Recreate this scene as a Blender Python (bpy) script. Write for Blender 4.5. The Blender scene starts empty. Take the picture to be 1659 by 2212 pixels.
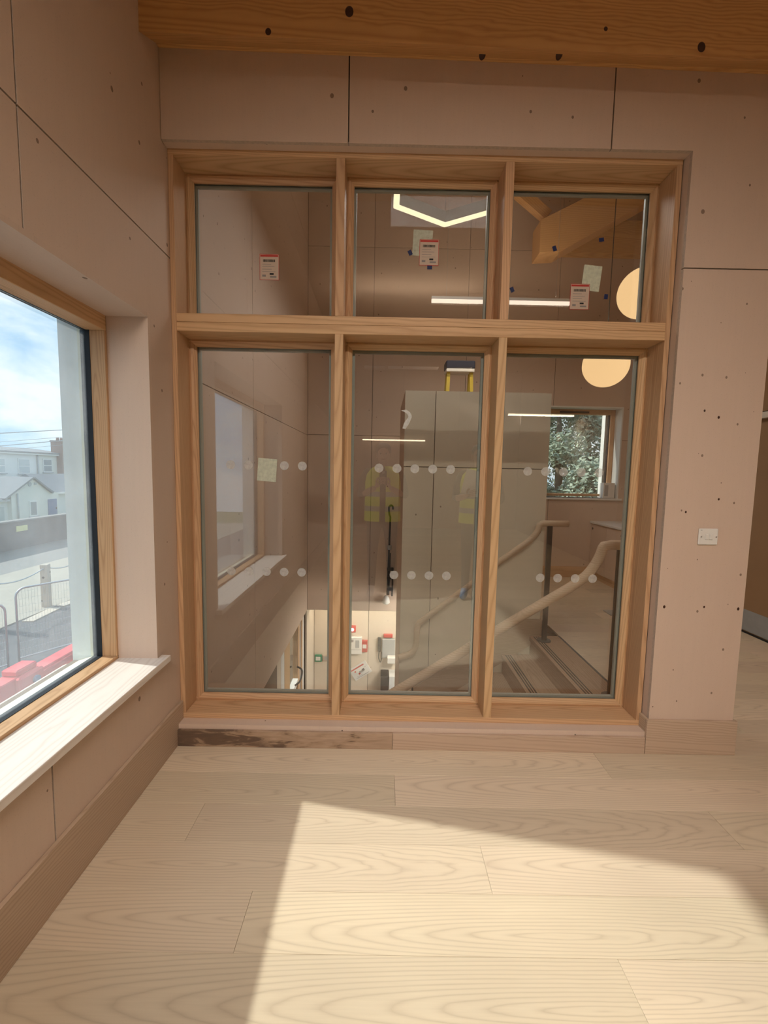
import bpy, bmesh, math, random
from mathutils import Vector, Matrix, Euler
random.seed(7)
sc = bpy.context.scene
C = sc.collection
PI = math.pi

# ------------------------------------------------------------------ camera
CAM = Vector((1.0272, 0.0, 1.4))
FPX = 941.26
yaw, pitch, roll = 0.0037, -0.0912, 0.0191
fw = Vector((math.sin(yaw)*math.cos(pitch), math.cos(yaw)*math.cos(pitch), math.sin(pitch)))
rt0 = Vector((math.cos(yaw), -math.sin(yaw), 0)); up0 = rt0.cross(fw)
rt = rt0*math.cos(roll) + up0*math.sin(roll)
up = -rt0*math.sin(roll) + up0*math.cos(roll)
cd = bpy.data.cameras.new('camera'); cam = bpy.data.objects.new('camera', cd); C.objects.link(cam)
cam.matrix_world = Matrix(((rt.x, up.x, -fw.x, CAM.x), (rt.y, up.y, -fw.y, CAM.y), (rt.z, up.z, -fw.z, CAM.z), (0, 0, 0, 1)))
cd.sensor_fit = 'HORIZONTAL'; cd.sensor_width = 36; cd.lens = 36*FPX/1659
cd.clip_start = 0.02; cd.clip_end = 400
sc.camera = cam

# ------------------------------------------------------------------ world, sun, exposure
SKY = 1.05
SUN = 4.6
sc.view_settings.view_transform = 'Standard'
sc.view_settings.look = 'None'
sc.view_settings.exposure = 0.22
sc.view_settings.gamma = 1.0
sc.view_settings.use_curve_mapping = False
sc.cycles.max_bounces = 8
sc.cycles.diffuse_bounces = 4
sc.cycles.glossy_bounces = 3
sc.cycles.use_adaptive_sampling = True
sc.cycles.adaptive_threshold = 0.09
sc.cycles.adaptive_min_samples = 16
sc.cycles.transparent_max_bounces = 24
sc.cycles.caustics_reflective = False
sc.cycles.caustics_refractive = False
sc.cycles.sample_clamp_indirect = 6
sc.cycles.use_denoising = True

w = bpy.data.worlds.new('sky'); sc.world = w; w.use_nodes = True
nt = w.node_tree; nt.nodes.clear()
def wn(t, **k):
    n = nt.nodes.new(t)
    for a, b in k.items(): setattr(n, a, b)
    return n
tc = wn('ShaderNodeTexCoord'); mp = wn('ShaderNodeMapping'); mp.inputs['Scale'].default_value = (1, 1, 2.6)
nz = wn('ShaderNodeTexNoise'); nz.inputs['Scale'].default_value = 3.2; nz.inputs['Detail'].default_value = 9; nz.inputs['Roughness'].default_value = .58
nz.inputs['Distortion'].default_value = .4
rp = wn('ShaderNodeValToRGB'); rp.color_ramp.elements[0].position = .42; rp.color_ramp.elements[1].position = .60
rp.color_ramp.elements[0].color = (.36, .60, .84, 1); rp.color_ramp.elements[1].color = (.90, .95, 1.0, 1)
e = rp.color_ramp.elements.new(.50); e.color = (.60, .77, .90, 1)
bg = wn('ShaderNodeBackground'); bg.inputs['Strength'].default_value = SKY; wo = wn('ShaderNodeOutputWorld')
for a, b in ((tc.outputs['Generated'], mp.inputs['Vector']), (mp.outputs[0], nz.inputs['Vector']), (nz.outputs['Fac'], rp.inputs[0]), (rp.outputs[0], bg.inputs[0]), (bg.outputs[0], wo.inputs[0])):
    nt.links.new(a, b)

sd = bpy.data.lights.new('sun', 'SUN'); sun = bpy.data.objects.new('sun', sd); C.objects.link(sun)
sd.energy = SUN; sd.angle = 0.02; sd.color = (1.0, .94, .84)
EL = math.radians(37.2)
sdir = Vector((.9785*math.cos(EL), -.1970*math.cos(EL), -math.sin(EL)))
sun.rotation_euler = sdir.to_track_quat('-Z', 'Y').to_euler()
sun.location = (-20, 6, 15)

# ------------------------------------------------------------------ node material helpers
MATS = {}
class NG:
    def __init__(s, name):
        s.m = bpy.data.materials.new(name); s.m.use_nodes = True; s.t = s.m.node_tree; s.t.nodes.clear()
        s.out = s.n('ShaderNodeOutputMaterial'); MATS[name] = s.m
    def n(s, t, **k):
        x = s.t.nodes.new(t)
        for a, b in k.items(): setattr(x, a, b)
        return x
    def l(s, a, b): s.t.links.new(a, b)
    def put(s, sock, v):
        if hasattr(v, 'node'): s.l(v, sock)
        else: sock.default_value = v
    def math(s, op, a, b=0.0, c=None):
        x = s.n('ShaderNodeMath', operation=op)
        s.put(x.inputs[0], a); s.put(x.inputs[1], b)
        if c is not None: s.put(x.inputs[2], c)
        return x.outputs[0]
    def mix(s, f, a, b, mode='MIX'):
        x = s.n('ShaderNodeMix', data_type='RGBA', blend_type=mode)
        s.put(x.inputs[0], f); s.put(x.inputs[6], a if hasattr(a, 'node') else (*a[:3], 1)); s.put(x.inputs[7], b if hasattr(b, 'node') else (*b[:3], 1))
        return x.outputs[2]
    def noise(s, vec, scale, detail=3, rough=.5, dist=0):
        x = s.n('ShaderNodeTexNoise'); s.put(x.inputs['Vector'], vec)
        x.inputs['Scale'].default_value = scale; x.inputs['Detail'].default_value = detail; x.inputs['Roughness'].default_value = rough
        x.inputs['Distortion'].default_value = dist
        return x.outputs['Fac']
    def comb(s, x, y, z):
        c = s.n('ShaderNodeCombineXYZ'); s.put(c.inputs[0], x); s.put(c.inputs[1], y); s.put(c.inputs[2], z); return c.outputs[0]
    def ramp(s, f, stops):
        r = s.n('ShaderNodeValToRGB'); s.put(r.inputs[0], f); el = r.color_ramp.elements
        while len(el) < len(stops): el.new(.5)
        for q, (p, c) in zip(el, stops):
            q.position = p; q.color = (*c, 1) if len(c) == 3 else c
        return r.outputs[0]
    def bsdf(s, col, rough=.6, spec=.3, bump=None, bstr=.2, metal=0, bdist=.002):
        b = s.n('ShaderNodeBsdfPrincipled'); s.put(b.inputs['Base Color'], col if hasattr(col, 'node') else (*col[:3], 1))
        s.put(b.inputs['Roughness'], rough); b.inputs['Specular IOR Level'].default_value = spec; b.inputs['Metallic'].default_value = metal
        if bump is not None:
            u = s.n('ShaderNodeBump'); u.inputs['Strength'].default_value = bstr; u.inputs['Distance'].default_value = bdist
            s.l(bump, u.inputs['Height']); s.l(u.outputs[0], b.inputs['Normal'])
        s.l(b.outputs[0], s.out.inputs[0]); return b
    def obj(s):
        t = s.n('ShaderNodeTexCoord'); x = s.n('ShaderNodeSeparateXYZ'); s.l(t.outputs['Object'], x.inputs[0])
        return t.outputs['Object'], x.outputs[0], x.outputs[1], x.outputs[2]
    def rnd(s):
        return s.n('ShaderNodeObjectInfo').outputs['Random']

def plain(name, col, rough=.6, spec=.3, metal=0, vary=0.0, scale=20):
    g = NG(name)
    if vary:
        v, *_ = g.obj(); f = g.noise(v, scale, 4)
        c = g.mix(f, [x*(1-vary) for x in col], [min(1, x*(1+vary)) for x in col])
    else: c = col
    g.bsdf(c, rough, spec, metal=metal)

def wood(name, light, dark, axis, space=.011, tilt=.05, z0=.06, warp=.010, fine=.35, contrast=.75, rough=.5, spec=.25, vary=.14, knots=0, power=2.2, bump=.12, streak=(9, 330)):
    """sawn timber: growth rings round a pith that runs slightly askew of the board's length"""
    g = NG(name); v, x, y, z = g.obj(); r = g.rnd()
    L, U, V = {'X': (x, y, z), 'Y': (y, x, z), 'Z': (z, x, y)}[axis]
    wn1 = g.n('ShaderNodeTexWhiteNoise', noise_dimensions='1D'); g.l(r, wn1.inputs['W'])
    s3 = g.n('ShaderNodeSeparateColor'); g.l(wn1.outputs['Color'], s3.inputs[0])
    ra, rb, rc = s3.outputs[0], s3.outputs[1], s3.outputs[2]
    Ls = g.math('ADD', L, g.math('MULTIPLY', ra, 40))
    warpv = g.comb(g.math('MULTIPLY', Ls, 1.6), g.math('MULTIPLY', U, 7), g.math('ADD', g.math('MULTIPLY', V, 7), g.math('MULTIPLY', rb, 30)))
    wv = g.math('SUBTRACT', g.noise(warpv, 1.6, 3, .55), .5)
    off = g.math('ADD', g.math('MULTIPLY', g.math('SUBTRACT', rc, .5), z0*2), g.math('MULTIPLY', L, tilt))
    a = g.math('ADD', g.math('ADD', V, off), g.math('MULTIPLY', wv, warp*3))
    b = g.math('ADD', U, g.math('MULTIPLY', g.math('SUBTRACT', rb, .5), z0))
    rr = g.math('SQRT', g.math('ADD', g.math('ADD', g.math('MULTIPLY', a, a), g.math('MULTIPLY', b, b)), 1e-6))
    rr = g.math('ADD', rr, g.math('MULTIPLY', wv, warp*1.5))
    fr = g.math('FRACT', g.math('DIVIDE', rr, space))
    ring = g.math('POWER', g.math('ABSOLUTE', g.math('SUBTRACT', g.math('MULTIPLY', fr, 2), 1)), power)
    fv = g.comb(g.math('MULTIPLY', Ls, streak[0]), g.math('MULTIPLY', U, streak[1]), g.math('MULTIPLY', V, streak[1]))
    fn = g.noise(fv, 1.0, 4, .65)
    f = g.math('MULTIPLY', g.math('ADD', g.math('MULTIPLY', ring, 1-fine), g.math('MULTIPLY', fn, fine)), contrast)
    col = g.mix(f, light, dark)
    big = g.noise(g.comb(g.math('MULTIPLY', Ls, .8), g.math('MULTIPLY', U, 5), g.math('MULTIPLY', V, 5)), 2.0, 2)
    col = g.mix(g.math('MULTIPLY', g.math('SUBTRACT', big, .35), .5), col, [c*.72 for c in light])
    val = g.n('ShaderNodeHueSaturation'); g.l(col, val.inputs['Color'])
    g.put(val.inputs['Value'], g.math('ADD', 1-vary/2, g.math('MULTIPLY', r, vary)))
    g.put(val.inputs['Hue'], g.math('ADD', .494, g.math('MULTIPLY', rb, .012)))
    col = val.outputs[0]
    if knots:
        vo = g.n('ShaderNodeTexVoronoi', feature='F1', voronoi_dimensions='2D')
        g.l(g.comb(g.math('MULTIPLY', Ls, knots), g.math('MULTIPLY', g.math('ADD', U, g.math('MULTIPLY', V, .6)), knots), 0), vo.inputs['Vector']); vo.inputs['Scale'].default_value = 1
        k = g.math('LESS_THAN', vo.outputs['Distance'], .10)
        col = g.mix(k, col, [c*.25 for c in dark])
    g.bsdf(col, rough, spec, bump=f, bstr=bump, bdist=.0008)

def ply(name, col, plane, knot=.5, dens=4.2):
    """pale whitewashed birch ply; plane gives the two axes of the face"""
    g = NG(name); v, x, y, z = g.obj(); r = g.rnd()
    A, B = {'XZ': (x, z), 'YZ': (y, z), 'XY': (x, y)}[plane]
    o = g.math('MULTIPLY', r, 37)
    A = g.math('ADD', A, o); B2 = g.math('ADD', B, o)
    grain = g.noise(g.comb(g.math('MULTIPLY', A, 60), g.math('MULTIPLY', B2, 3.0), 0), 1, 3, .6)
    cloud = g.noise(g.comb(A, g.math('MULTIPLY', B2, .5), 0), 2.2, 4, .6)
    speck = g.noise(g.comb(A, B2, 0), 170, 2, .7)
    c = g.mix(g.math('MULTIPLY', g.math('SUBTRACT', grain, .35), .30), col, [q*.80 for q in col])
    c = g.mix(g.math('MULTIPLY', g.math('SUBTRACT', cloud, .40), .55), c, [col[0]*.86, col[1]*.80, col[2]*.74])
    c = g.mix(g.math('MULTIPLY', g.math('GREATER_THAN', speck, .66), .35), c, [q*.62 for q in col])
    vo = g.n('ShaderNodeTexVoronoi', feature='F1', voronoi_dimensions='2D'); g.l(g.comb(A, g.math('MULTIPLY', B2, .8), 0), vo.inputs['Vector']); vo.inputs['Scale'].default_value = dens
    s3 = g.n('ShaderNodeSeparateColor'); g.l(vo.outputs['Color'], s3.inputs[0])
    rad = g.math('MULTIPLY', g.math('GREATER_THAN', s3.outputs[0], 1-knot), g.math('ADD', .011, g.math('MULTIPLY', s3.outputs[1], .026)))
    k = g.math('SUBTRACT', 1, g.math('SMOOTH_MIN', 1, g.math('DIVIDE', vo.outputs['Distance'], g.math('ADD', rad, .0001)), .2))
    c = g.mix(g.math('MULTIPLY', g.math('GREATER_THAN', k, .05), .75), c, (col[0]*.22, col[1]*.17, col[2]*.13))
    hv = g.n('ShaderNodeHueSaturation'); g.l(c, hv.inputs['Color']); g.put(hv.inputs['Value'], g.math('ADD', .96, g.math('MULTIPLY', r, .08)))
    g.bsdf(hv.outputs[0], .62, .22)

PLY = (.66, .513, .415)
for pl in ('XZ', 'YZ', 'XY'): ply('ply_'+pl, PLY, pl)
ply('ply_pier', PLY, 'XZ', .8, 6.5)
ply('ply_clear', PLY, 'XZ', .2)
ply('ply_lobby', (.74, .64, .52), 'XZ', .2)
plain('ply_edge', (.56, .455, .375), .8, .1, vary=.25, scale=90)
OAK_L, OAK_D = (.70, .45, .255), (.42, .23, .11)
for ax in 'XYZ': wood('oak_'+ax, OAK_L, OAK_D, ax, space=.008, tilt=.035, z0=.09, warp=.006, contrast=.8)
for ax in 'XYZ': wood('ash_'+ax, (.60, .455, .335), (.38, .265, .18), ax, space=.012, tilt=.05, z0=.05)
wood('floor_ash', (.76, .635, .475), (.44, .335, .235), 'X', space=.0105, tilt=.075, z0=.075, warp=.010, fine=.45, contrast=.72, streak=(5, 130), rough=.42, spec=.30, vary=.20, power=3.2)
wood('pine_X', (.72, .42, .16), (.46, .22, .065), 'X', space=.015, tilt=.06, z0=.10, warp=.020, fine=.15, contrast=.7, rough=.5, vary=.04, power=1.6)
wood('pine_Z', (.72, .42, .18), (.50, .25, .09), 'X', space=.018, tilt=.05, z0=.1, warp=.01, fine=.2, contrast=.6)
wood('pine_Y', (.72, .42, .18), (.50, .25, .09), 'Y', space=.018, tilt=.05, z0=.1, warp=.01, fine=.2, contrast=.6)
def dark_skirting():
    g = NG('dark_skirting'); v, x, y, z = g.obj()
    st_ = g.noise(g.comb(g.math('MULTIPLY', x, 4.5), y, g.math('MULTIPLY', z, 24)), 1, 5, .6, 1.2)
    ln = g.noise(g.comb(g.math('MULTIPLY', x, 7), y, g.math('MULTIPLY', z, 130)), 1, 3, .6, .6)
    f = g.math('ADD', st_, g.math('MULTIPLY', x, -.34))           # the heartwood stain fills the left half of the board
    c = g.ramp(f, [(.40, (.50, .355, .25)), (.53, (.42, .29, .195)), (.62, (.17, .11, .075)), (.80, (.13, .09, .065))])
    c = g.mix(g.math('MULTIPLY', g.math('SUBTRACT', ln, .35), .8), c, (.13, .08, .055)); g.bsdf(c, .55, .25)
dark_skirting()
wood('sill_ash', (.84, .78, .72), (.58, .49, .43), 'Y', space=.016, tilt=.03, z0=.05, warp=.012, contrast=.6)
wood('tread_wood', (.46, .33, .23), (.25, .16, .10), 'Y', space=.014, tilt=.04, z0=.06, rough=.8, spec=.08)
wood('rail_ash', (.66, .50, .36), (.46, .32, .21), 'X', space=.012, tilt=.02, z0=.05)
wood('weathered', (.62, .53, .43), (.40, .33, .26), 'Z', space=.02, tilt=.03, z0=.08, knots=3)
plain('knot', (.055, .022, .012), .5, .3, vary=.5, scale=120)
plain('gap_dark', (.012, .010, .009), .9, .05)
plain('core', (.20, .16, .13), .9, .1)
plain('black_gasket', (.018, .022, .028), .55, .3)
plain('spacer', (.40, .44, .40), .4, .4)
plain('ext_jamb', (.72, .75, .74), .6, .3, vary=.06)
plain('ext_cream', (.80, .77, .60), .6, .3)
plain('white_plastic', (.80, .78, .74), .35, .45)
plain('white_paint', (.78, .78, .76), .6, .3)
plain('steel', (.55, .56, .57), .3, .5, metal=1)
plain('black_metal', (.016, .018, .020), .42, .4)
plain('black_plastic', (.020, .022, .025), .4, .4)
plain('grey_plastic', (.40, .41, .41), .45, .4)
plain('red_plastic', (.55, .05, .045), .4, .4)
plain('green_plastic', (.03, .26, .14), .4, .4)
plain('blue_tape', (.012, .022, .10), .5, .3)
plain('navy', (.022, .030, .055), .5, .3)
plain('yellow_grp', (.60, .46, .06), .45, .4)
plain('counter_top', (.75, .74, .72), .35, .4)
plain('print_grey', (.30, .28, .27), .7, .2)
plain('print_black', (.03, .03, .03), .7, .2)
plain('print_red', (.55, .06, .05), .7, .2)
plain('label_paper', (.64, .52, .42), .7, .2, vary=.05)
plain('kick_grey', (.36, .38, .39), .6, .3, vary=.12, scale=15)
plain('brown_door', (.36, .23, .13), .55, .25, vary=.08, scale=6)

def glass(name, k=1.0, tint=(1, 1, 1), dust=0.0):
    g = NG(name); fr = g.n('ShaderNodeFresnel'); bf = g.n('ShaderNodeNewGeometry').outputs['Backfacing']
    g.put(fr.inputs['IOR'], g.math('ADD', 1.5, g.math('MULTIPLY', bf, 1/1.5-1.5)))      # the same reflectance on both faces of the pane
    f = g.math('MINIMUM', g.math('MULTIPLY', fr.outputs[0], k), 1.0)
    tr = g.n('ShaderNodeBsdfTransparent'); tr.inputs[0].default_value = (*tint, 1)
    gl = g.n('ShaderNodeBsdfGlossy'); gl.inputs['Roughness'].default_value = 0.0; gl.inputs[0].default_value = (1, 1, 1, 1)
    base = tr.outputs[0]
    if dust:
        v, *_ = g.obj(); dn = g.noise(v, 3.5, 5, .6)
        td = g.n('ShaderNodeBsdfTranslucent'); td.inputs[0].default_value = (.9, .92, .95, 1)
        md = g.n('ShaderNodeMixShader'); g.put(md.inputs[0], g.math('MULTIPLY', dn, dust)); g.l(base, md.inputs[1]); g.l(td.outputs[0], md.inputs[2]); base = md.outputs[0]
    mx = g.n('ShaderNodeMixShader'); g.l(f, mx.inputs[0]); g.l(base, mx.inputs[1]); g.l(gl.outputs[0], mx.inputs[2]); g.l(mx.outputs[0], g.out.inputs[0])
glass('screen_glass', 2.8, (.955, .965, .955))
glass('window_glass', 1.0, (.93, .975, .99), .15)
glass('clear_glass', 1.0, (.95, .97, .96))

def film(name, col, cover):
    g = NG(name); tr = g.n('ShaderNodeBsdfTransparent'); d = g.n('ShaderNodeBsdfDiffuse'); tl = g.n('ShaderNodeBsdfTranslucent')
    d.inputs[0].default_value = (*col, 1); tl.inputs[0].default_value = (*col, 1)
    v, *_ = g.obj(); n = g.noise(v, 60, 3, .6)
    a = g.n('ShaderNodeMixShader'); a.inputs[0].default_value = .4; g.l(d.outputs[0], a.inputs[1]); g.l(tl.outputs[0], a.inputs[2])
    m = g.n('ShaderNodeMixShader'); g.put(m.inputs[0], g.math('MULTIPLY', g.math('ADD', n, .5), cover)); g.l(tr.outputs[0], m.inputs[1]); g.l(a.outputs[0], m.inputs[2]); g.l(m.outputs[0], g.out.inputs[0])
film('frost_dot', (.85, .84, .82), .34)
film('tissue', (.78, .80, .66), .78)
film('tissue_thin', (.70, .72, .58), .40)
film('tape_film', (.85, .86, .84), .55)

def emit(name, col, s):
    g = NG(name); em = g.n('ShaderNodeEmission'); em.inputs[0].default_value = (*col, 1); em.inputs[1].default_value = s; g.l(em.outputs[0], g.out.inputs[0])
emit('lamp_warm', (1.0, .80, .52), 3.0)
emit('lamp_globe', (1.0, .63, .30), 1.02)
emit('lamp_hex', (1.0, .86, .52), 1.25)
emit('lamp_line', (1.0, .76, .60), 1.25)
emit('lamp_cool', (.93, .97, 1.0), 14.0)
emit('lamp_room', (1.0, .80, .55), 5.0)
emit('led_white', (1, .97, .9), 6.0)

# ------------------------------------------------------------------ mesh helpers
def link(name, me, mat=None, parent=None, loc=(0, 0, 0)):
    o = bpy.data.objects.new(name, me); C.objects.link(o)
    loc = Vector(loc)
    if parent is not None:
        o.parent = parent
        q = parent; off = Vector((0, 0, 0))
        while q is not None: off += q.location; q = q.parent
        loc = loc - off
    o.location = loc
    if mat and me is not None:
        for m in (mat if isinstance(mat, (list, tuple)) else [mat]): me.materials.append(MATS[m])
    return o
def tag(o, label, cat=None, group=None, kind=None):
    o['label'] = label
    if cat: o['category'] = cat
    if group: o['group'] = group
    if kind: o['kind'] = kind
    return o
def empty(name, loc, label=None, cat=None, group=None, kind=None):
    o = link(name, None, None, None, loc); o.empty_display_size = .1
    if label: tag(o, label, cat, group, kind)
    return o
def mesh_from(bm, smooth=False):
    me = bpy.data.meshes.new('m'); bmesh.ops.recalc_face_normals(bm, faces=bm.faces[:]); bm.to_mesh(me); bm.free()
    if smooth:
        for p in me.polygons: p.use_smooth = True
    return me
def bm_box(bm, a, b, mi=0):
    x0, y0, z0 = a; x1, y1, z1 = b
    vs = [bm.verts.new(p) for p in ((x0, y0, z0), (x1, y0, z0), (x1, y1, z0), (x0, y1, z0), (x0, y0, z1), (x1, y0, z1), (x1, y1, z1), (x0, y1, z1))]
    for f in ((0, 3, 2, 1), (4, 5, 6, 7), (0, 1, 5, 4), (1, 2, 6, 5), (2, 3, 7, 6), (3, 0, 4, 7)):
        bm.faces.new([vs[i] for i in f]).material_index = mi
    return vs
def box(name, x, y, z, mat, parent=None, bev=0.0):
    c = Vector(((x[0]+x[1])/2, (y[0]+y[1])/2, (z[0]+z[1])/2)); h = Vector((abs(x[1]-x[0])/2, abs(y[1]-y[0])/2, abs(z[1]-z[0])/2))
    bm = bmesh.new(); bm_box(bm, -h, h)
    if bev: bmesh.ops.bevel(bm, geom=bm.edges[:], offset=min(bev, min(h)*.9), segments=1, affect='EDGES')
    return link(name, mesh_from(bm), mat, parent, c)
def boxes(name, lst, mat, parent=None, loc=(0, 0, 0)):
    bm = bmesh.new(); loc = Vector(loc)
    for x, y, z in lst: bm_box(bm, Vector((x[0], y[0], z[0]))-loc, Vector((x[1], y[1], z[1]))-loc)
    return link(name, mesh_from(bm), mat, parent, loc)
def prism(name, pts, axis, a0, a1, mat, parent=None, edge=None, bev=0):
    """2-D outline extruded along an axis; edge = material of the rim"""
    def P(u, v, a): return {'X': (a, u, v), 'Y': (u, a, v), 'Z': (u, v, a)}[axis]
    us = [p[0] for p in pts]; vs_ = [p[1] for p in pts]
    cu, cv, ca = (min(us)+max(us))/2, (min(vs_)+max(vs_))/2, (a0+a1)/2
    c = Vector(P(cu, cv, ca)); bm = bmesh.new()
    A = [bm.verts.new(Vector(P(u, v, a0))-c) for u, v in pts]; B = [bm.verts.new(Vector(P(u, v, a1))-c) for u, v in pts]
    bm.faces.new(A); bm.faces.new(B[::-1])
    for i in range(len(pts)):
        j = (i+1) % len(pts); f = bm.faces.new((A[i], A[j], B[j], B[i]))
        if edge: f.material_index = 1
    if bev: bmesh.ops.bevel(bm, geom=bm.edges[:], offset=bev, segments=1, affect='EDGES')
    return link(name, mesh_from(bm), [mat, edge] if edge else mat, parent, c)
def rect(a0, a1, b0, b1): return [(a0, b0), (a1, b0), (a1, b1), (a0, b1)]
def bm_tube(bm, pts, r, n=10, closed=False, mi=0, cap=True):
    pts = [Vector(p) for p in pts]; N = len(pts); rs = r if isinstance(r, (list, tuple)) else [r]*N
    rings = []; prev = None
    for i, p in enumerate(pts):
        a = pts[(i-1) % N] if (closed or i) else p; b = pts[(i+1) % N] if (closed or i < N-1) else p
        t = (b-a).normalized()
        if prev is None:
            u = t.orthogonal().normalized()
            if abs(t.z) < .9: u = t.cross(Vector((0, 0, 1))).normalized()
        else:
            u = (prev - t*prev.dot(t)); u = u.normalized() if u.length > 1e-6 else t.orthogonal().normalized()
        prev = u; v = t.cross(u)
        rings.append([bm.verts.new(p+(u*math.cos(2*PI*k/n)+v*math.sin(2*PI*k/n))*rs[i]) for k in range(n)])
    for i in range(N if closed else N-1):
        A, B = rings[i], rings[(i+1) % N]
        for k in range(n):
            f = bm.faces.new((A[k], A[(k+1) % n], B[(k+1) % n], B[k])); f.smooth = n > 6; f.material_index = mi
    if not closed and cap:
        bm.faces.new(rings[0]); bm.faces.new(rings[-1][::-1])
def tube(name, pts, r, mat, parent=None, n=10, closed=False):
    c = sum((Vector(p) for p in pts), Vector())/len(pts)
    bm = bmesh.new(); bm_tube(bm, [Vector(p)-c for p in pts], r, n, closed)
    return link(name, mesh_from(bm), mat, parent, c)
def lathe(name, prof, mat, parent=None, loc=(0, 0, 0), n=32, axis='Z'):
    bm = bmesh.new(); rings = []
    for r, h in prof:
        ring = []
        for k in range(n):
            a = 2*PI*k/n; p = (r*math.cos(a), r*math.sin(a), h)
            if axis == 'Y': p = (p[0], h, p[1])
            if axis == 'X': p = (h, p[0], p[1])
            ring.append(bm.verts.new(p))
        rings.append(ring)
    for A, B in zip(rings, rings[1:]):
        for k in range(n): bm.faces.new((A[k], A[(k+1) % n], B[(k+1) % n], B[k])).smooth = True
    bm.faces.new(rings[0]); bm.faces.new(rings[-1])
    return link(name, mesh_from(bm), mat, parent, loc)
def rot_about(o, e): o.rotation_euler = e; return o
def area(name, loc, size, energy, col, direction, spread=180):
    d = bpy.data.lights.new(name, 'AREA'); d.shape = 'RECTANGLE'; d.size, d.size_y = size; d.energy = energy; d.color = col; d.spread = math.radians(spread)
    o = bpy.data.objects.new(name, d); C.objects.link(o); o.location = loc
    o.rotation_euler = Vector(direction).to_track_quat('-Z', 'Y').to_euler()
    return o

# ================================================================== SETTING
D = 2.104           # face of the wall that holds the glazed screen
FY = 5.94           # far wall of the stairwell
RX = 4.42           # right-hand wall
ZC = 5.3            # top of the walls
G = .003            # half of a panel joint

# ------------------------------------------------------------------ floor and planks
floor = boxes('floor', [((0, RX), (-6.4, 2.42), (-.22, -.019))], 'core')
tag(floor, 'pale ash plank floor with the sun patch from the window', 'floor', kind='structure')
landing = boxes('floor_landing', [((2.60, RX), (2.42, FY), (-.22, -.019)), ((1.35, 2.60), (3.82, FY), (-.22, -.019))], 'core')
tag(landing, 'ash plank landing floor beyond the glazed screen', 'floor', kind='structure')
E0 = 1.905
joints = {0: [2.12], -1: [1.105], -2: [.305, 2.424], -3: [1.42], -4: [.618], -5: [1.737]}
def planks(parent, x0, x1, y0, y1, k0=-60):
    k = math.floor((y0-E0)/.19)
    while E0+.19*k < y1-1e-4:
        a, b = max(y0, E0+.19*k), min(y1, E0+.19*(k+1))
        rr = random.Random(k*77+5); js = joints.get(k)
        if js is None:
            s = x0 + rr.uniform(.3, 2.0); js = []
            while s < x1-.15: js.append(s); s += 2.1
        xs = [x0]+[j for j in js if x0+.1 < j < x1-.1]+[x1]
        if xs[-1]-xs[-2] > 2.3: xs.insert(-1, xs[-2]+2.1)
        for p, q in zip(xs, xs[1:]):
            box('plank', (p+.0004, q-.0004), (a+.0004, b-.0004), (-.018, 0), 'floor_ash', parent, .0006)
        k += 1
planks(floor, 0, RX, -6.4, 2.42)
planks(landing, 2.60, RX, 2.42, FY)

# ------------------------------------------------------------------ left wall with the window
WY0, WY1, WZ0, WZ1 = .19, 1.948, .522, 2.047
def lw(y0, y1, z0, z1): return ((-.40, -.022), (y0, y1), (z0, z1))
wall_left = boxes('wall_left', [lw(-6.6, WY0-.018, -.54, ZC), lw(WY0-.018, WY1+.018, -.54, WZ0-.022), lw(WY0-.018, WY1+.018, WZ1+.018, ZC), lw(WY1+.018, 6.2, -.54, ZC),
                                lw(2.3, 4.30, -2.95, -.54), lw(5.86, 6.2, -2.95, -.54)], 'core')
tag(wall_left, 'pale plywood panelled wall with the outside window', 'wall', kind='structure')
def panel_x(y, z, parent=wall_left, x=(-.020, 0), mat='ply_YZ'):
    return prism('panel', [(a, b) for a, b in (y if isinstance(y, list) else rect(y[0], y[1], z[0], z[1]))], 'X', x[0], x[1], mat, parent, edge='ply_edge')
J1, ZJ = 1.298, 2.388
y0w, y1w, z0w, z1w = WY0-.018, WY1+.018, WZ0-.022, WZ1+.018
panel_x([(J1+G, 0), (D+.06, 0), (D+.06, ZJ-G), (J1+G, ZJ-G), (J1+G, z1w), (y1w, z1w), (y1w, z0w), (J1+G, z0w)], None)
panel_x([(-1.1+G, 0), (J1-G, 0), (J1-G, z0w), (y0w, z0w), (y0w, z1w), (J1-G, z1w), (J1-G, ZJ-G), (-1.1+G, ZJ-G)], None)
for a, b in ((J1+G, D+.06), (-1.1+G, J1-G), (-3.5+G, -1.1-G), (-6.4, -3.5-G)): panel_x((a, b), (ZJ+G, 3.9))
for a, b in ((-3.5+G, -1.1-G), (-6.4, -3.5-G)): panel_x((a, b), (0, ZJ-G))
# panels of the same wall inside the stairwell
for a, b in ((2.36, 3.482-G), (3.482+G, FY)):
    panel_x((a, b), (-.54, 1.878-G)); panel_x((a, b), (1.878+G, 4.32-G)); panel_x((a, b), (4.32+G, ZC))

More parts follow.
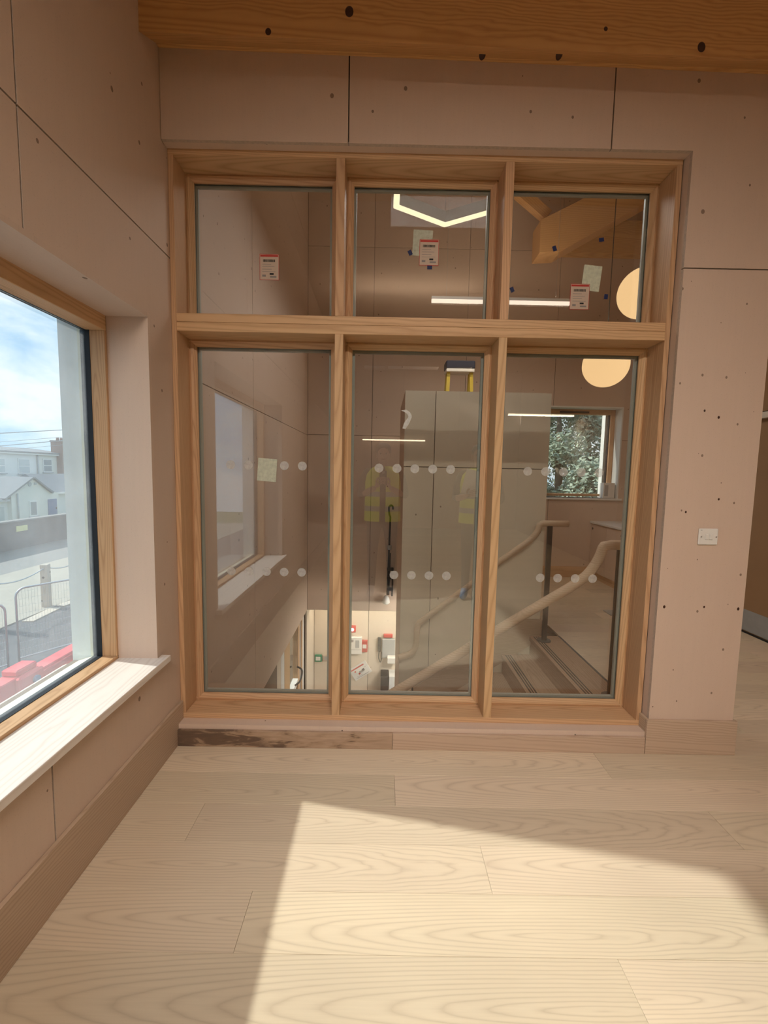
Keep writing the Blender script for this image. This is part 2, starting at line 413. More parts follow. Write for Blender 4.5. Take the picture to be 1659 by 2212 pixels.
# window_1 : frame, glass, sill, reveal lining
win = empty('window_1', (0, (WY0+WY1)/2, WZ0), 'large square outside window in the plywood wall with timber frame', 'window', kind='structure')
FX0, FX1 = -.262, -.18
fo0, fo1, fz0, fz1 = WY0+.028, WY1-.013, WZ0+.012, WZ1-.063
box('reveal_lining', (-.18, 0), (WY1, WY1+.018), (WZ0, WZ1+.018), 'ply_clear', win)
box('reveal_lining', (-.18, 0), (WY0-.018, WY0), (WZ0, WZ1+.018), 'ply_clear', win)
box('reveal_lining', (-.18, 0), (WY0, WY1), (WZ1, WZ1+.018), 'ply_XY', win)
box('frame_head', (FX0, FX1), (WY0, WY1), (fz1, WZ1+.02), 'oak_Y', win, .002)
box('frame_sill', (FX0, FX1), (WY0, WY1), (WZ0-.06, fz0), 'oak_Y', win, .002)
box('frame_jamb', (FX0, FX1), (fo1, WY1+.018), (fz0, fz1), 'oak_Z', win, .002)
box('frame_jamb', (FX0, FX1), (WY0-.018, fo0), (fz0, fz1), 'oak_Z', win, .002)
gk = .002
for n, x, y, z in (('gasket', (-.285, -.245), (fo1-gk, fo1+.03), (fz0, fz1)), ('gasket', (-.285, -.245), (fo0-.03, fo0+gk), (fz0, fz1)), ('gasket', (-.285, -.245), (fo0, fo1), (fz1+.001, fz1+.03)), ('gasket', (-.285, -.245), (fo0, fo1), (fz0-.03, fz0+gk))):
    box(n, x, y, z, 'black_gasket', win)
box('glass_pane', (-.272, -.266), (fo0, fo1), (fz0, fz1), 'window_glass', win)
box('outer_jamb', (-.40, -.2855), (WY1+.012, WY1+.06), (WZ0-.10, WZ1+.10), 'ext_jamb', win)
box('outer_jamb', (-.40, -.2855), (WY0-.05, WY0+.006), (WZ0-.10, WZ1+.05), 'ext_jamb', win)
box('outer_bead', (-.300, -.2852), (fo1+.002, WY1+.02), (fz0, WZ1), 'ext_cream', win)
box('outer_head', (-.40, -.2855), (WY0, WY1), (WZ1+.03, WZ1+.10), 'ext_jamb', win)
prism('outer_sill', [(-.285, WZ0+.012), (-.285, WZ0-.05), (-.46, WZ0-.10), (-.46, WZ0-.055)], 'Y', WY0-.03, WY1+.03, 'ext_cream', win)
prism('sill_board', [(-.18, WZ0-.030), (.0405, WZ0-.030), (.0405, WZ0), (-.18, WZ0)], 'Y', WY0-.04, WY1+.042, 'sill_ash', win, bev=.002)
# skirting along the left wall
bl = box('baseboard_left', (0, .015), (-6.4, 2.16), (0, .205), 'ash_Y', None, .002)
tag(bl, 'ash skirting board along the foot of the window wall', 'skirting', kind='structure')

# ------------------------------------------------------------------ wall with the glazed screen
SX1, ST, SB = 2.398, 2.871, .109
wall_back = boxes('wall_back', [((0, RX), (D+.022, 2.40), (ST+.020, ZC)), ((2.418, 2.806), (D+.022, 2.38), (0, ST+.02)), ((0, 2.418), (D+.022, 2.40), (-.3, SB-.02)), ((0, RX), (2.385, 2.415), (-2.9, -.22)), ((2.806, RX), (D+.022, 2.40), (2.45, ST+.02))], 'core')
tag(wall_back, 'plywood wall around the glazed timber screen', 'wall', kind='structure')
def panel_y(pts, a0=D, a1=D+.018, mat='ply_XZ', parent=wall_back): return prism('panel', pts, 'Y', a0, a1, mat, parent, edge='ply_edge')
XA, XB, ZP, XP = .8435, 2.0285, 2.365, 2.826
panel_y(rect(.002, XA-.003, ST, 3.9)); panel_y(rect(XA+.003, XB-.003, ST, 3.9))
panel_y([(XB+.003, ST), (SX1, ST), (SX1, ZP+G), (RX, ZP+G), (RX, 3.9), (XB+.003, 3.9)])
panel_y(rect(SX1, XP, 0, ZP-G), mat='ply_pier')
panel_x((D+.018, 2.40), (0, ZP-G), wall_back, (XP-.018, XP))
boxes('pier_back', [((2.418, XP), (2.38, 2.40), (0, ZC))], 'ply_XZ', wall_back)
for a, b in ((.002, XA-.003), (XA+.003, 2.03-.003), (2.03+.003, SX1)): panel_y(rect(a, b, .02, SB-.018))
for x, z, r in ((2.432, .762, .008), (2.800, .758, .008), (2.655, 1.30, .006), (2.50, 1.235, .006), (2.63, .765, .006), (2.55, 1.72, .006), (2.62, 1.69, .007)):
    o = lathe('knot', [(1.0, 0), (.8, -.0006), (.2, -.0008)], 'knot', wall_back, (x, D, z), 12, 'Y'); o.scale = (r*.8, 1, r)
# reveal lining between the panels and the frame
for n, x, y, z, m in (('reveal_lining', (SX1, SX1+.018), (D+.018, 2.166), (.1, ST), 'ply_YZ'), ('reveal_lining', (0, SX1+.018), (D+.018, 2.166), (ST, ST+.018), 'ply_XY'), ('reveal_lining', (.015, SX1), (D, 2.166), (SB-.018, SB), 'ply_XY')):
    box(n, x, y, z, m, wall_back)
# skirtings
bb = empty('baseboard_back', (1.2, D, 0), 'low skirting board under the glazed screen, darker at its left end', 'skirting', kind='structure')
box('board', (.015, 1.1-.0005), (D-.015, D), (0, .086), 'dark_skirting', bb, .0015)
box('board', (1.1+.0005, SX1-.018), (D-.015, D), (0, .086), 'ash_X', bb, .0015)
bp = empty('baseboard_right', (2.6, D, 0), 'taller skirting board wrapped round the plywood pier', 'skirting', kind='structure')
box('board', (SX1-.0155, XP+.015), (D-.0155, D), (0, .18), 'ash_X', bp, .002)
box('board', (XP, XP+.015), (D, 2.41), (0, .18), 'ash_Y', bp, .002)
box('board', (SX1-.015, SX1), (D, 2.16), (.0, .18), 'ash_Y', bp, .002)

# ------------------------------------------------------------------ glazed screen
scr = empty('window_2', (1.2, 2.16, SB), 'large six-pane interior glazed screen in orange-brown timber', 'window', kind='structure')
F0, F1, FB = 2.16, 2.36, .125
MX = (.803, 1.592); MW = .0205
def frame_x(n, x, z, y=(F0, 2.34), m='oak_X', bev=.0015): return box(n, x, y, z, m, scr, bev)
frame_x('head', (.001, 2.394), (2.846, 2.872))
frame_x('sill', (.001, 2.394), (SB, .137))
box('jamb', (.001, .026), (F0, 2.34), (.137, 2.846), 'oak_Z', scr, .0015)
box('jamb', (2.369, 2.394), (F0, 2.34), (.137, 2.846), 'oak_Z', scr, .0015)
frame_x('transom', (.026, 2.369), (2.0995, 2.139)); frame_x('transom', (.026, 2.369), (2.056, 2.0985))
for m in MX:
    box('mullion', (m-MW, m+MW), (F0+.0004, 2.34), (.137, 2.056), 'oak_Z', scr, .0015)
    box('mullion', (m-MW, m+MW), (F0+.0004, 2.34), (2.139, 2.846), 'oak_Z', scr, .0015)
BD0, BD1, BW, GY = 2.293, 2.3145, .034, 2.318
cols = ((.026, MX[0]-MW), (MX[0]+MW, MX[1]-MW), (MX[1]+MW, 2.369)); rows = ((.137, 2.056), (2.139, 2.846))
def chamf(n, ax, lo, hi, a, s, m):
    """glazing bead with a splayed front: ax run axis, a the edge it sits on, s +1/-1 inward"""
    pr = [(a, BD0), (a+s*.010, BD0-.004), (a+s*.020, BD0), (a+s*BW, BD0+.012), (a+s*BW, BD1), (a, BD1)]
    if ax == 'X':
        bm = bmesh.new(); c = Vector(((lo+hi)/2, BD0, a)); vs = []
        for x in (lo, hi):
            vs.append([bm.verts.new(Vector((x-(BW if False else 0), q[1], q[0]))-c) for q in pr])
    else:
        bm = bmesh.new(); c = Vector((a, BD0, (lo+hi)/2)); vs = []
        for z in (lo, hi): vs.append([bm.verts.new(Vector((q[0], q[1], z))-c) for q in pr])
    bm.faces.new(vs[0]); bm.faces.new(vs[1][::-1])
    for i in range(6): bm.faces.new((vs[0][i], vs[0][(i+1) % 6], vs[1][(i+1) % 6], vs[1][i]))
    return link(n, mesh_from(bm), m, scr, c)
panes = {}
for ci, (a, b) in enumerate(cols):
    for ri, (c, d) in enumerate(rows):
        chamf('bead', 'X', a, b, c, 1, 'oak_X'); chamf('bead', 'X', a, b, d, -1, 'oak_X')
        chamf('bead', 'Z', c+.001, d-.001, a, 1, 'oak_Z'); chamf('bead', 'Z', c+.001, d-.001, b, -1, 'oak_Z')
        gx0, gx1, gz0, gz1 = a+.020, b-.020, c+.020, d-.020
        p = box('glass_pane', (gx0, gx1), (GY, GY+.006), (gz0, gz1), 'screen_glass', scr); panes[ci, ri] = p
        q = .026
        bm = bmesh.new(); cc = Vector(((gx0+gx1)/2, GY+.013, (gz0+gz1)/2))
        for x, z in (((gx0, gx0+q), (gz0, gz1)), ((gx1-q, gx1), (gz0, gz1)), ((gx0+q, gx1-q), (gz0, gz0+q)), ((gx0+q, gx1-q), (gz1-q, gz1))):
            bm_box(bm, Vector((x[0], GY+.0065, z[0]))-cc, Vector((x[1], GY+.020, z[1]))-cc)
        link('spacer_bar', mesh_from(bm), 'spacer', scr, cc)
        bm = bmesh.new()
        for x, z in (((gx0, gx0+.013), (gz0, gz1)), ((gx1-.013, gx1), (gz0, gz1)), ((gx0+.013, gx1-.013), (gz0, gz0+.013)), ((gx0+.013, gx1-.013), (gz1-.013, gz1))):
            bm_box(bm, Vector((x[0], BD1, z[0]))-cc, Vector((x[1], GY-.0002, z[1]))-cc)
        link('gasket', mesh_from(bm), 'black_gasket', scr, cc)
# round manifestation dots: parts of their panes
dot_me = None
for ci, x0, n, z in ((0, .220, 5, 1.424), (1, 1.005, 5, 1.421), (2, 1.793, 5, 1.419), (0, .2175, 5, .852), (1, 1.096, 4, .847), (2, 1.889, 4, .846)):
    for k in range(n):
        if dot_me is None:
            o = lathe('dot', [(.0235, -.0002), (.0235, .0002)], 'frost_dot', panes[ci, 0], (x0, GY-.0006, z), 28, 'Y'); dot_me = o.data
        else: link('dot', dot_me, None, panes[ci, 0], (x0+.0948*k, GY-.0006, z))

# ------------------------------------------------------------------ stairwell shell
wall_far = boxes('wall_far', [((-.4, 3.24), (FY+.022, FY+.24), (-.54, ZC)), ((3.24, 4.24), (FY+.022, FY+.24), (-.54, 1.10)), ((3.24, 4.24), (FY+.022, FY+.24), (2.33, ZC)), ((4.24, 4.8), (FY+.022, FY+.24), (-.54, ZC))], 'core')
tag(wall_far, 'tall plywood far wall of the stairwell seen through the glazed screen', 'wall', kind='structure')
fx = [.002, .865, 2.102, 3.291, RX]
for i in range(4):
    a, b = fx[i]+.003, fx[i+1]-.003
    if i == 2:
        panel_y([(a, -.54), (b, -.54), (b, 1.10), (3.24, 1.10), (3.24, 1.886-G), (a, 1.886-G)], FY, FY+.018, 'ply_XZ', wall_far)
        panel_y([(a, 1.886+G), (3.24, 1.886+G), (3.24, 2.33), (b, 2.33), (b, 4.3-G), (a, 4.3-G)], FY, FY+.018, 'ply_XZ', wall_far)
    elif i == 3:
        panel_y([(a, -.02), (b, -.02), (b, 1.886-G), (4.24, 1.886-G), (4.24, 1.10), (a, 1.10)], FY, FY+.018, 'ply_XZ', wall_far)
        panel_y([(4.24, 1.886+G), (b, 1.886+G), (b, 4.3-G), (a, 4.3-G), (a, 2.33), (4.24, 2.33)], FY, FY+.018, 'ply_XZ', wall_far)
    else:
        panel_y(rect(a, b, -.53, 1.886-G), FY, FY+.018, 'ply_XZ', wall_far); panel_y(rect(a, b, 1.886+G, 4.3-G), FY, FY+.018, 'ply_XZ', wall_far)
    panel_y(rect(a, b, 4.3+G, ZC), FY, FY+.018, 'ply_XZ', wall_far)
wf = boxes('baseboard_far', [((2.6, 3.9), (FY-.015, FY), (0, .15))], 'oak_X'); tag(wf, 'orange skirting board under the landing window', 'skirting', kind='structure')
# right-hand wall of room and landing
wall_right = boxes('wall_right', [((RX+.02, RX+.3), (-6.6, 6.2), (-.3, ZC))], 'core'); tag(wall_right, 'plywood wall on the far right, mostly hidden behind the pier', 'wall', kind='structure')
yy = [-6.4, -5.6, -3.2, -.8, 1.6, 3.45, 4.7, FY]
for a, b in zip(yy, yy[1:]):
    panel_x((a+G, b-G), (0, ZJ-G), wall_right, (RX, RX+.018), 'ply_YZ'); panel_x((a+G, b-G), (ZJ+G, ZC), wall_right, (RX, RX+.018), 'ply_YZ')
# rear wall of the room, and ceiling with three slot rooflights
wall_rear = boxes('wall_rear', [((-.4, 4.8), (-6.6, -6.42), (-.3, 4.3))], 'core'); tag(wall_rear, 'plywood wall behind the photographer', 'wall', kind='structure')
for a, b in ((.002, 1.5), (1.5, 2.9), (2.9, RX)):
    panel_y(rect(a+G, b-G, 0, ZJ-G), -6.42, -6.40, 'ply_XZ', wall_rear); panel_y(rect(a+G, b-G, ZJ+G, 3.9), -6.42, -6.40, 'ply_XZ', wall_rear)
RL = ((.52, 1.02), (1.10, 2.30), (2.44, 3.10)); RY = (-6.22, -5.92)
cb = [((-.4, 4.8), (RY[1], 2.12), (3.9, 4.2)), ((-.4, 4.8), (-6.6, RY[0]), (3.9, 4.2)), ((-.4, RL[0][0]), RY, (3.9, 4.2)), ((RL[2][1], 4.8), RY, (3.9, 4.2)), ((RL[0][1], RL[1][0]), RY, (3.9, 4.2)), ((RL[1][1], RL[2][0]), RY, (3.9, 4.2))]
ceil = boxes('ceiling', cb + [((-.4, 4.8), (2.38, 6.2), (ZC, ZC+.1))], 'ply_XY'); tag(ceil, 'plywood ceiling lining above the beams', 'ceiling', kind='structure')
for i, (a, b) in enumerate(RL):
    o = box('window_%d' % (4+i), (a, b), RY, (4.20, 4.21), 'clear_glass'); tag(o, ('short slot rooflight behind the photographer, nearest the window wall', 'longest slot rooflight, in the middle of the ceiling behind the photographer', 'slot rooflight behind the photographer, nearest the right wall')[i], 'rooflight', 'slot rooflights', 'structure')

# ------------------------------------------------------------------ big beam under the roof, across the top of the picture
def xbeam(name, prof0, prof1, x0, x1, mat, parent=None):
    c = Vector(((x0+x1)/2, prof0[0][0], prof0[0][1])); bm = bmesh.new()
    A = [bm.verts.new(Vector((x0, y, z))-c) for y, z in prof0]; B = [bm.verts.new(Vector((x1, y, z))-c) for y, z in prof1]
    bm.faces.new(A); bm.faces.new(B[::-1]); n = len(A)
    for i in range(n): bm.faces.new((A[i], A[(i+1) % n], B[(i+1) % n], B[i]))
    return link(name, mesh_from(bm), mat, parent, c)
beam = empty('roof_beam', (2.2, 1.945, 3.1), 'thick knotty pine beam right across the top, in front of the plywood header', 'beam')
def bz(x): return -.0195*x
pf = lambda x: [(1.945, 3.166+bz(x)), (2.084, 3.247+bz(x)), (2.1035, 3.247+bz(x)), (2.1035, 3.50+bz(x)), (1.945, 3.50+bz(x))]
xbeam('timber', pf(0), pf(RX), 0.0, RX, 'pine_X', beam)
def beam_knot(x, z, rx, rz, slope=False):
    o = lathe('knot', [(1.0, 0), (.75, -.0012), (.2, -.0016)], 'knot', beam, (x, 1.9447, z), 18, 'Y')
    o.scale = (rx, 1, rz)
    if slope:
        t = (z-(3.166+bz(x)))/.081; o.location.y += .139*t
        o.rotation_euler = (math.atan2(.139, .081), 0, 0)
for x, z, rx, rz in ((.855, 3.257, .017, .021), (.526, 3.176, .012, .014), (2.296, 3.155, .016, .020), (1.90, 3.215, .008, .009), (1.55, 3.33, .012, .016)): beam_knot(x, z, rx, rz)
for x, z in ((1.735, 3.163), (1.42, 3.195)): beam_knot(x, z, .014, .020, True)
o = box('roof_beam', (0, RX), (-3.2, -3.04), (3.45, 3.9), 'pine_X', None, .003); tag(o, 'pine roof beam in the room behind the photographer', 'beam')

# ================================================================== STAIRWELL
# free-standing plywood enclosure beside the stairs
PX0, PX1, PY0, PY1, PZ = 1.20, 2.42, 3.70, 4.70, 2.08
pod = boxes('wall_stair', [((PX0+.02, PX1-.02), (PY0+.02, PY1), (-2.75, PZ-.02))], 'core'); tag(pod, 'tall grey-beige plywood enclosure standing beside the stairs', 'wall', kind='structure')
ply('ply_pod', (.74, .66, .53), 'XZ', .15)
for a, b in ((PX0, 1.455-G), (1.455+G, PX1)):
    panel_y(rect(a, b, -2.75, 1.45-G), PY0, PY0+.02, 'ply_pod', pod); panel_y(rect(a, b, 1.45+G, PZ), PY0, PY0+.02, 'ply_pod', pod)
panel_x((PY0+.02, PY1), (-2.75, PZ), pod, (PX0, PX0+.02), 'ply_YZ'); panel_x((PY0+.02, PY1), (-.2, PZ), pod, (PX1-.02, PX1), 'ply_YZ')
box('top_panel', (PX0+.02, PX1-.02), (PY0+.02, PY1), (PZ-.02, PZ), 'ply_XY', pod)
box('skirting', (PX1, PX1+.015), (PY0-.01, PY1), (0, .15), 'ash_Y', pod, .002)
box('skirting', (2.20, PX1+.015), (PY0-.015, PY0), (-.02, .15), 'ash_X', pod, .002)

# staircase going down to the left
st = empty('staircase', (2.3, 2.45, -1), 'timber staircase with triple black nosing strips going down to the left', 'staircase')
GO, RI, N0 = .237, .17, 2.33
box('tread', (N0, 2.585), (2.42, PY0), (-.04, 0), 'tread_wood', st, .002)
box('trim_strip', (2.585, 2.60), (2.42, PY0), (-.02, .001), 'black_metal', st)
for k in range(1, 7):
    box('tread', (N0-GO*k, N0-GO*(k-1)+.031), (2.42, PY0), (-RI*k-.04, -RI*k), 'tread_wood', st, .002)
for k in range(0, 7):
    box('riser', (N0-GO*k+.012, N0-GO*k+.03), (2.42, PY0), (-RI*(k+1), -RI*k-.04), 'tread_wood', st)
    if k < 5:
        for j in range(3):
            xx = N0-GO*k+.028+.020*j
            box('nosing_strip', (xx, xx+.010), (2.45, PY0-.03), (-RI*k-.002, -RI*k+.0012), 'print_black', st)
box('half_landing', (0, N0-GO*6), (2.42, PY0), (-RI*7-.04, -RI*7), 'tread_wood', st)
prism('string', [(2.42, -.03), (2.42, .15), (2.22, .15), (2.22-GO*5, .15-RI*5), (2.22-GO*5, -.1-RI*5)], 'Y', PY0-.018, PY0, 'ash_X', st)

def arc(pts, n=6):
    """smooth a polyline with Catmull-Rom"""
    P = [Vector(p) for p in pts]; out = []
    for i in range(len(P)-1):
        p0, p1, p2, p3 = P[max(i-1, 0)], P[i], P[i+1], P[min(i+2, len(P)-1)]
        for j in range(n):
            t = j/n; out.append(.5*((2*p1)+(p2-p0)*t+(2*p0-5*p1+4*p2-p3)*t*t+(3*p1-p0-3*p2+p3)*t**3))
    return out+[P[-1]]
hr = empty('handrail', (2.4, 3.585, 0), 'far timber handrail sloping down along the plywood enclosure', 'handrail')
tube('rail', [(2.577, 3.6, 1.0), (2.36, 3.6, 1.0)]+arc([(2.335, 3.6, .985), (2.322, 3.6, .93), (2.27, 3.6, .865), (2.171, 3.6, .785)])+arc([(2.006, 3.6, .665), (1.72, 3.6, .42), (1.40, 3.6, .165), (1.345, 3.6, .10), (1.335, 3.6, -.06), (1.29, 3.6, -.14), (1.185, 3.6, -.175)]), .026, 'rail_ash', hr, 12)
box('post', (2.40, 2.44), (3.575, 3.595), (.008, .98), 'black_metal', hr, .002)
lathe('post_foot', [(.055, 0), (.055, .008)], 'black_metal', hr, (2.42, 3.585, 0), 20)
hr2 = empty('handrail', (2.5, 2.66, 0), 'near timber handrail sloping down just behind the right and middle panes', 'handrail')
tube('rail', [(2.80, 2.62, .985), (2.42, 2.62, .985)]+arc([(2.375, 2.62, .975), (2.352, 2.62, .90), (2.29, 2.62, .80), (2.184, 2.62, .714)])+arc([(1.908, 2.62, .539), (1.60, 2.62, .335), (1.175, 2.62, .058), (.95, 2.62, -.085)]), .030, 'rail_ash', hr2, 12)
box('post', (2.485, 2.525), (2.65, 2.67), (.008, .96), 'black_metal', hr2, .002)
tube('bracket', [(1.235, 2.62, .07), (1.235, 2.60, .03), (1.235, 2.50, .02)], .006, 'black_metal', hr2, 6)
lathe('post_foot', [(.055, 0), (.055, .008)], 'black_metal', hr2, (2.505, 2.66, 0), 20)

# hooked black pole hung on the far wall
po = empty('pole', (1.13, 5.85, -.34), 'thin black hooked pole with clamps against the stairwell far wall', 'pole')
tube('shaft', arc([(1.17, 5.90, .90), (1.165, 5.88, .94), (1.14, 5.87, .955), (1.115, 5.87, .92), (1.125, 5.87, .82)])+[(1.137, 5.87, .80), (1.120, 5.87, -.05)], .013, 'black_metal', po, 8)
tube('lower_shaft', [(1.135, 5.875, .3), (1.122, 5.875, -.28)], .020, 'black_metal', po, 8)
tube('side_rod', [(1.185, 5.875, .08), (1.18, 5.875, -.30)], .010, 'black_metal', po, 6)
for z in (.08, -.04, -.20): box('clamp', (1.105, 1.195), (5.85, 5.90), (z-.02, z+.02), 'black_plastic', po, .004)
lathe('collar', [(.03, -.03), (.032, 0), (.03, .03)], 'steel', po, (1.132, 5.875, .38), 14)
lathe('foot', [(.03, 0), (.055, .02), (.045, .08), (.02, .12)], 'white_plastic', po, (1.10, 5.87, -.41), 16)

# step ladder behind the enclosure
la = empty('step_ladder', (1.86, 4.98, 0), 'yellow step ladder with a dark blue top standing behind the plywood enclosure', 'ladder')
for sx in (-1, 1):
    tube('stile', [(1.86+sx*.125, 4.98, 2.56), (1.86+sx*.20, 4.80, .02)], .026, 'yellow_grp', la, 4)
    tube('stile', [(1.86+sx*.125, 5.05, 2.56), (1.86+sx*.19, 5.80, .02)], .022, 'yellow_grp', la, 4)
for k in range(8):
    t = .1+.11*k; y = 4.80+.18*t; hw = .20-.075*t
    box('step', (1.86-hw, 1.86+hw), (y-.02, y+.06), (2.54*t-.012, 2.54*t+.012), 'steel', la)
box('top_cap', (1.70, 2.02), (4.92, 5.11), (2.555, 2.64), 'navy', la, .01)
box('top_tray', (1.705, 2.015), (4.925, 5.105), (2.52, 2.555), 'white_plastic', la, .004)

# landing window
w3 = empty('window_3', (3.74, FY, 1.10), 'small landing window looking out on trees', 'window', kind='structure')
for n, x, z in (('reveal_lining', (3.24, 3.258), (1.10, 2.33)), ('reveal_lining', (4.222, 4.24), (1.10, 2.33)), ('reveal_lining', (3.258, 4.222), (2.312, 2.33))):
    box(n, x, (FY-.002, FY+.17), z, 'white_paint', w3)
for n, x, z, m in (('frame_jamb', (3.258, 3.30), (1.13, 2.312), 'oak_Z'), ('frame_jamb', (4.165, 4.222), (1.13, 2.312), 'oak_Z'), ('frame_head', (3.30, 4.165), (2.245, 2.312), 'oak_X'), ('frame_sill', (3.30, 4.165), (1.115, 1.15), 'oak_X')):
    box(n, x, (FY+.17, FY+.24), z, m, w3, .002)
box('outer_jamb', (4.125, 4.165), (FY+.245, FY+.34), (1.10, 2.30), 'white_paint', w3)
box('vent', (3.45, 3.85), (FY+.155, FY+.172), (2.262, 2.285), 'black_plastic', w3)
box('gasket', (4.155, 4.1652), (FY+.20, FY+.244), (1.15, 2.245), 'black_gasket', w3)
box('glass_pane', (3.30, 4.16), (FY+.215, FY+.221), (1.15, 2.245), 'clear_glass', w3)
box('sill_board', (3.20, 4.28), (FY-.03, FY+.17), (1.075, 1.10), 'white_paint', w3, .003)
bx = empty('sill_box', (4.10, FY+.02, 1.10), 'small grey-white box standing on the landing window sill', 'box')
box('carton', (4.045, 4.20), (FY+.02, FY+.12), (1.10, 1.31), 'white_plastic', bx, .003); box('side_label', (4.06, 4.11), (FY+.0185, FY+.0205), (1.13, 1.28), 'grey_plastic', bx)

# low cupboard under the landing window, along the right wall
cb = empty('cupboard', (4.16, 5.3, 0), 'low plywood cupboard with white worktop and finger-hole doors on the landing', 'cupboard')
box('carcass', (3.92, RX-.022), (4.70, FY), (.10, .76), 'ply_YZ', cb)
box('worktop', (3.88, RX-.022), (4.68, FY), (.76, .79), 'counter_top', cb, .003)
box('plinth', (3.95, RX-.022), (4.70, FY), (0, .10), 'oak_Y', cb)
for i in range(3):
    a = 4.71+.41*i; d = box('door', (3.90, 3.919), (a, a+.405), (.11, .755), 'ply_YZ', cb, .001)
    yh = a+.36 if i != 1 else a+.05
    lathe('finger_hole', [(.016, -.002), (.016, .002)], 'print_black', d, (3.8985, yh, .69), 16, 'X')
for i, (z, l) in enumerate(((1.90, 'upper of two white coat pegs beside the landing window'), (1.60, 'lower of two white coat pegs beside the landing window'))):
    o = lathe('coat_peg', [(.012, 0), (.012, -.06), (.017, -.062), (.017, -.078)], 'white_plastic', None, (4.355, FY, z), 14, 'Y'); tag(o, l, 'peg', 'coat pegs')
o = box('foot_mat', (3.35, 3.62), (4.28, 4.44), (0, .012), 'grey_plastic', None, .004); tag(o, 'small grey pad lying on the landing floor', 'pad')

# right-hand strip beyond the pier: door with grey kick plate
dr = empty('door_2', (RX, 3.7, 0), 'brown door with grey kick plate beyond the pier', 'door', kind='structure')
box('leaf', (RX-.045, RX-.001), (3.47, 4.45), (.005, 2.45), 'brown_door', dr, .003)
box('kick_plate', (RX-.049, RX-.045), (3.48, 4.44), (.02, .21), 'kick_grey', dr)
box('threshold', (RX-.06, RX-.045), (3.47, 4.45), (0, .012), 'black_metal', dr)
ds = box('door_closer', (RX-.10, RX-.046), (3.55, 4.02), (1.93, 1.985), 'white_plastic', dr, .006); box('arm', (RX-.075, RX-.06), (3.6, 3.95), (1.985, 1.995), 'black_metal', ds)

# rafters and purlins high in the stairwell
def bar(name, p, q, wd, ht, mat, label, cat='rafter', group=None):
    p, q = Vector(p), Vector(q); t = (q-p); L = t.length; bm = bmesh.new(); bm_box(bm, (-L/2, -wd/2, -ht/2), (L/2, wd/2, ht/2))
    bmesh.ops.bevel(bm, geom=bm.edges[:], offset=.003, segments=1, affect='EDGES')
    o = link(name, mesh_from(bm), mat, None, (p+q)/2); o.rotation_euler = t.to_track_quat('X', 'Z').to_euler()
    tag(o, label, cat, group); return o
o = prism('rafter', [(2.745, 3.895), (2.975, 3.91), (4.30, 4.68), (4.30, 5.02), (2.74, 4.25)], 'Y', 5.15, 5.42, 'pine_Z', bev=.004); tag(o, 'deep sloping rafter rising to the right, top of the right pane', 'rafter', 'stairwell rafters')
bar('rafter', (2.20, 5.30, 4.86), (2.86, 5.30, 4.36), .10, .12, 'pine_Z', 'small rafter falling to the right towards the deep rafter', 'rafter', 'stairwell rafters')
bar('rafter', (2.70, 5.05, 4.98), (3.22, 5.05, 4.66), .09, .12, 'pine_Z', 'uppermost short rafter above the deep rafter', 'rafter', 'stairwell rafters')
o = box('purlin', (3.0, RX-.03), (FY-.145, FY-.005), (4.22, 4.62), 'pine_X', None, .003); tag(o, 'horizontal pine purlin against the far wall under the deep rafter', 'purlin')

# ================================================================== LAMPS
def line_lamp(name, x0, x1, y, z, mat, label, watts, col, ceil_z=None, group='linear lamps', h=.05, wd=.05, aim=(0, 0, -1), spread=180):
    e_ = empty(name, ((x0+x1)/2, y, z), label, 'lamp', group)
    box('housing', (x0, x1), (y-wd/2, y+wd/2), (z+h*.45, z+h), 'white_paint', e_)
    box('diffuser', (x0+.002, x1-.002), (y-wd/2+.001, y+wd/2-.001), (z, z+h*.45), mat, e_)
    if ceil_z:
        for x in (x0+.15, x1-.15): tube('wire', [(x, y, z+h), (x, y, ceil_z)], .0015, 'steel', e_, 5)
    if watts: area(name+'_light', ((x0+x1)/2, y, z-.01), (x1-x0, wd), watts, col, aim, spread)
    return e_
WARM = (1.0, .84, .64)
hx = empty('hexagon_pendant', (1.5, 3.35, 3.45), 'white hexagonal ring pendant lamp glowing underneath, behind the upper middle pane', 'lamp')
hc, hs = Vector((1.5, 3.35)), .48
bmb, bmd = bmesh.new(), bmesh.new(); c0 = Vector((1.5, 3.35, 3.45))
def hexring(bm, r0, r1, z0, z1):
    k = [(math.cos(math.radians(30+60*i)), math.sin(math.radians(30+60*i))) for i in range(6)]
    V = [[bm.verts.new((r*c, r*s, z)) for c, s in k] for r, z in ((r0, z0), (r1, z0), (r1, z1), (r0, z1))]
    for a in range(4):
        for i in range(6): bm.faces.new((V[a][i], V[a][(i+1) % 6], V[(a+1) % 4][(i+1) % 6], V[(a+1) % 4][i]))
hexring(bmb, .445, .50, .012, .10); hexring(bmd, .447, .498, 0, .012)
link('housing', mesh_from(bmb), 'white_paint', hx, c0); link('diffuser', mesh_from(bmd), 'lamp_hex', hx, c0)
for i in (1, 3, 5):
    a = math.radians(30+60*i); tube('wire', [(1.5+.47*math.cos(a), 3.35+.47*math.sin(a), 3.55), (1.5+.3*math.cos(a), 3.35+.3*math.sin(a), ZC)], .002, 'steel', hx, 5)
area('hexagon_pendant_light', (1.5, 3.35, 3.43), (.9, .9), 16, (1, .97, .94), (0, 0, -1))
line_lamp('linear_lamp', 1.485, 2.897, 4.60, 3.13, 'lamp_line', 'long thin glowing lamp behind the upper middle and right panes', 9, WARM, ZC)
area('rafter_fill_uplight', (2.19, 4.60, 3.20), (1.4, .05), 7, WARM, (0, 0, 1))  # extra upward light added to brighten the rafters and ceiling
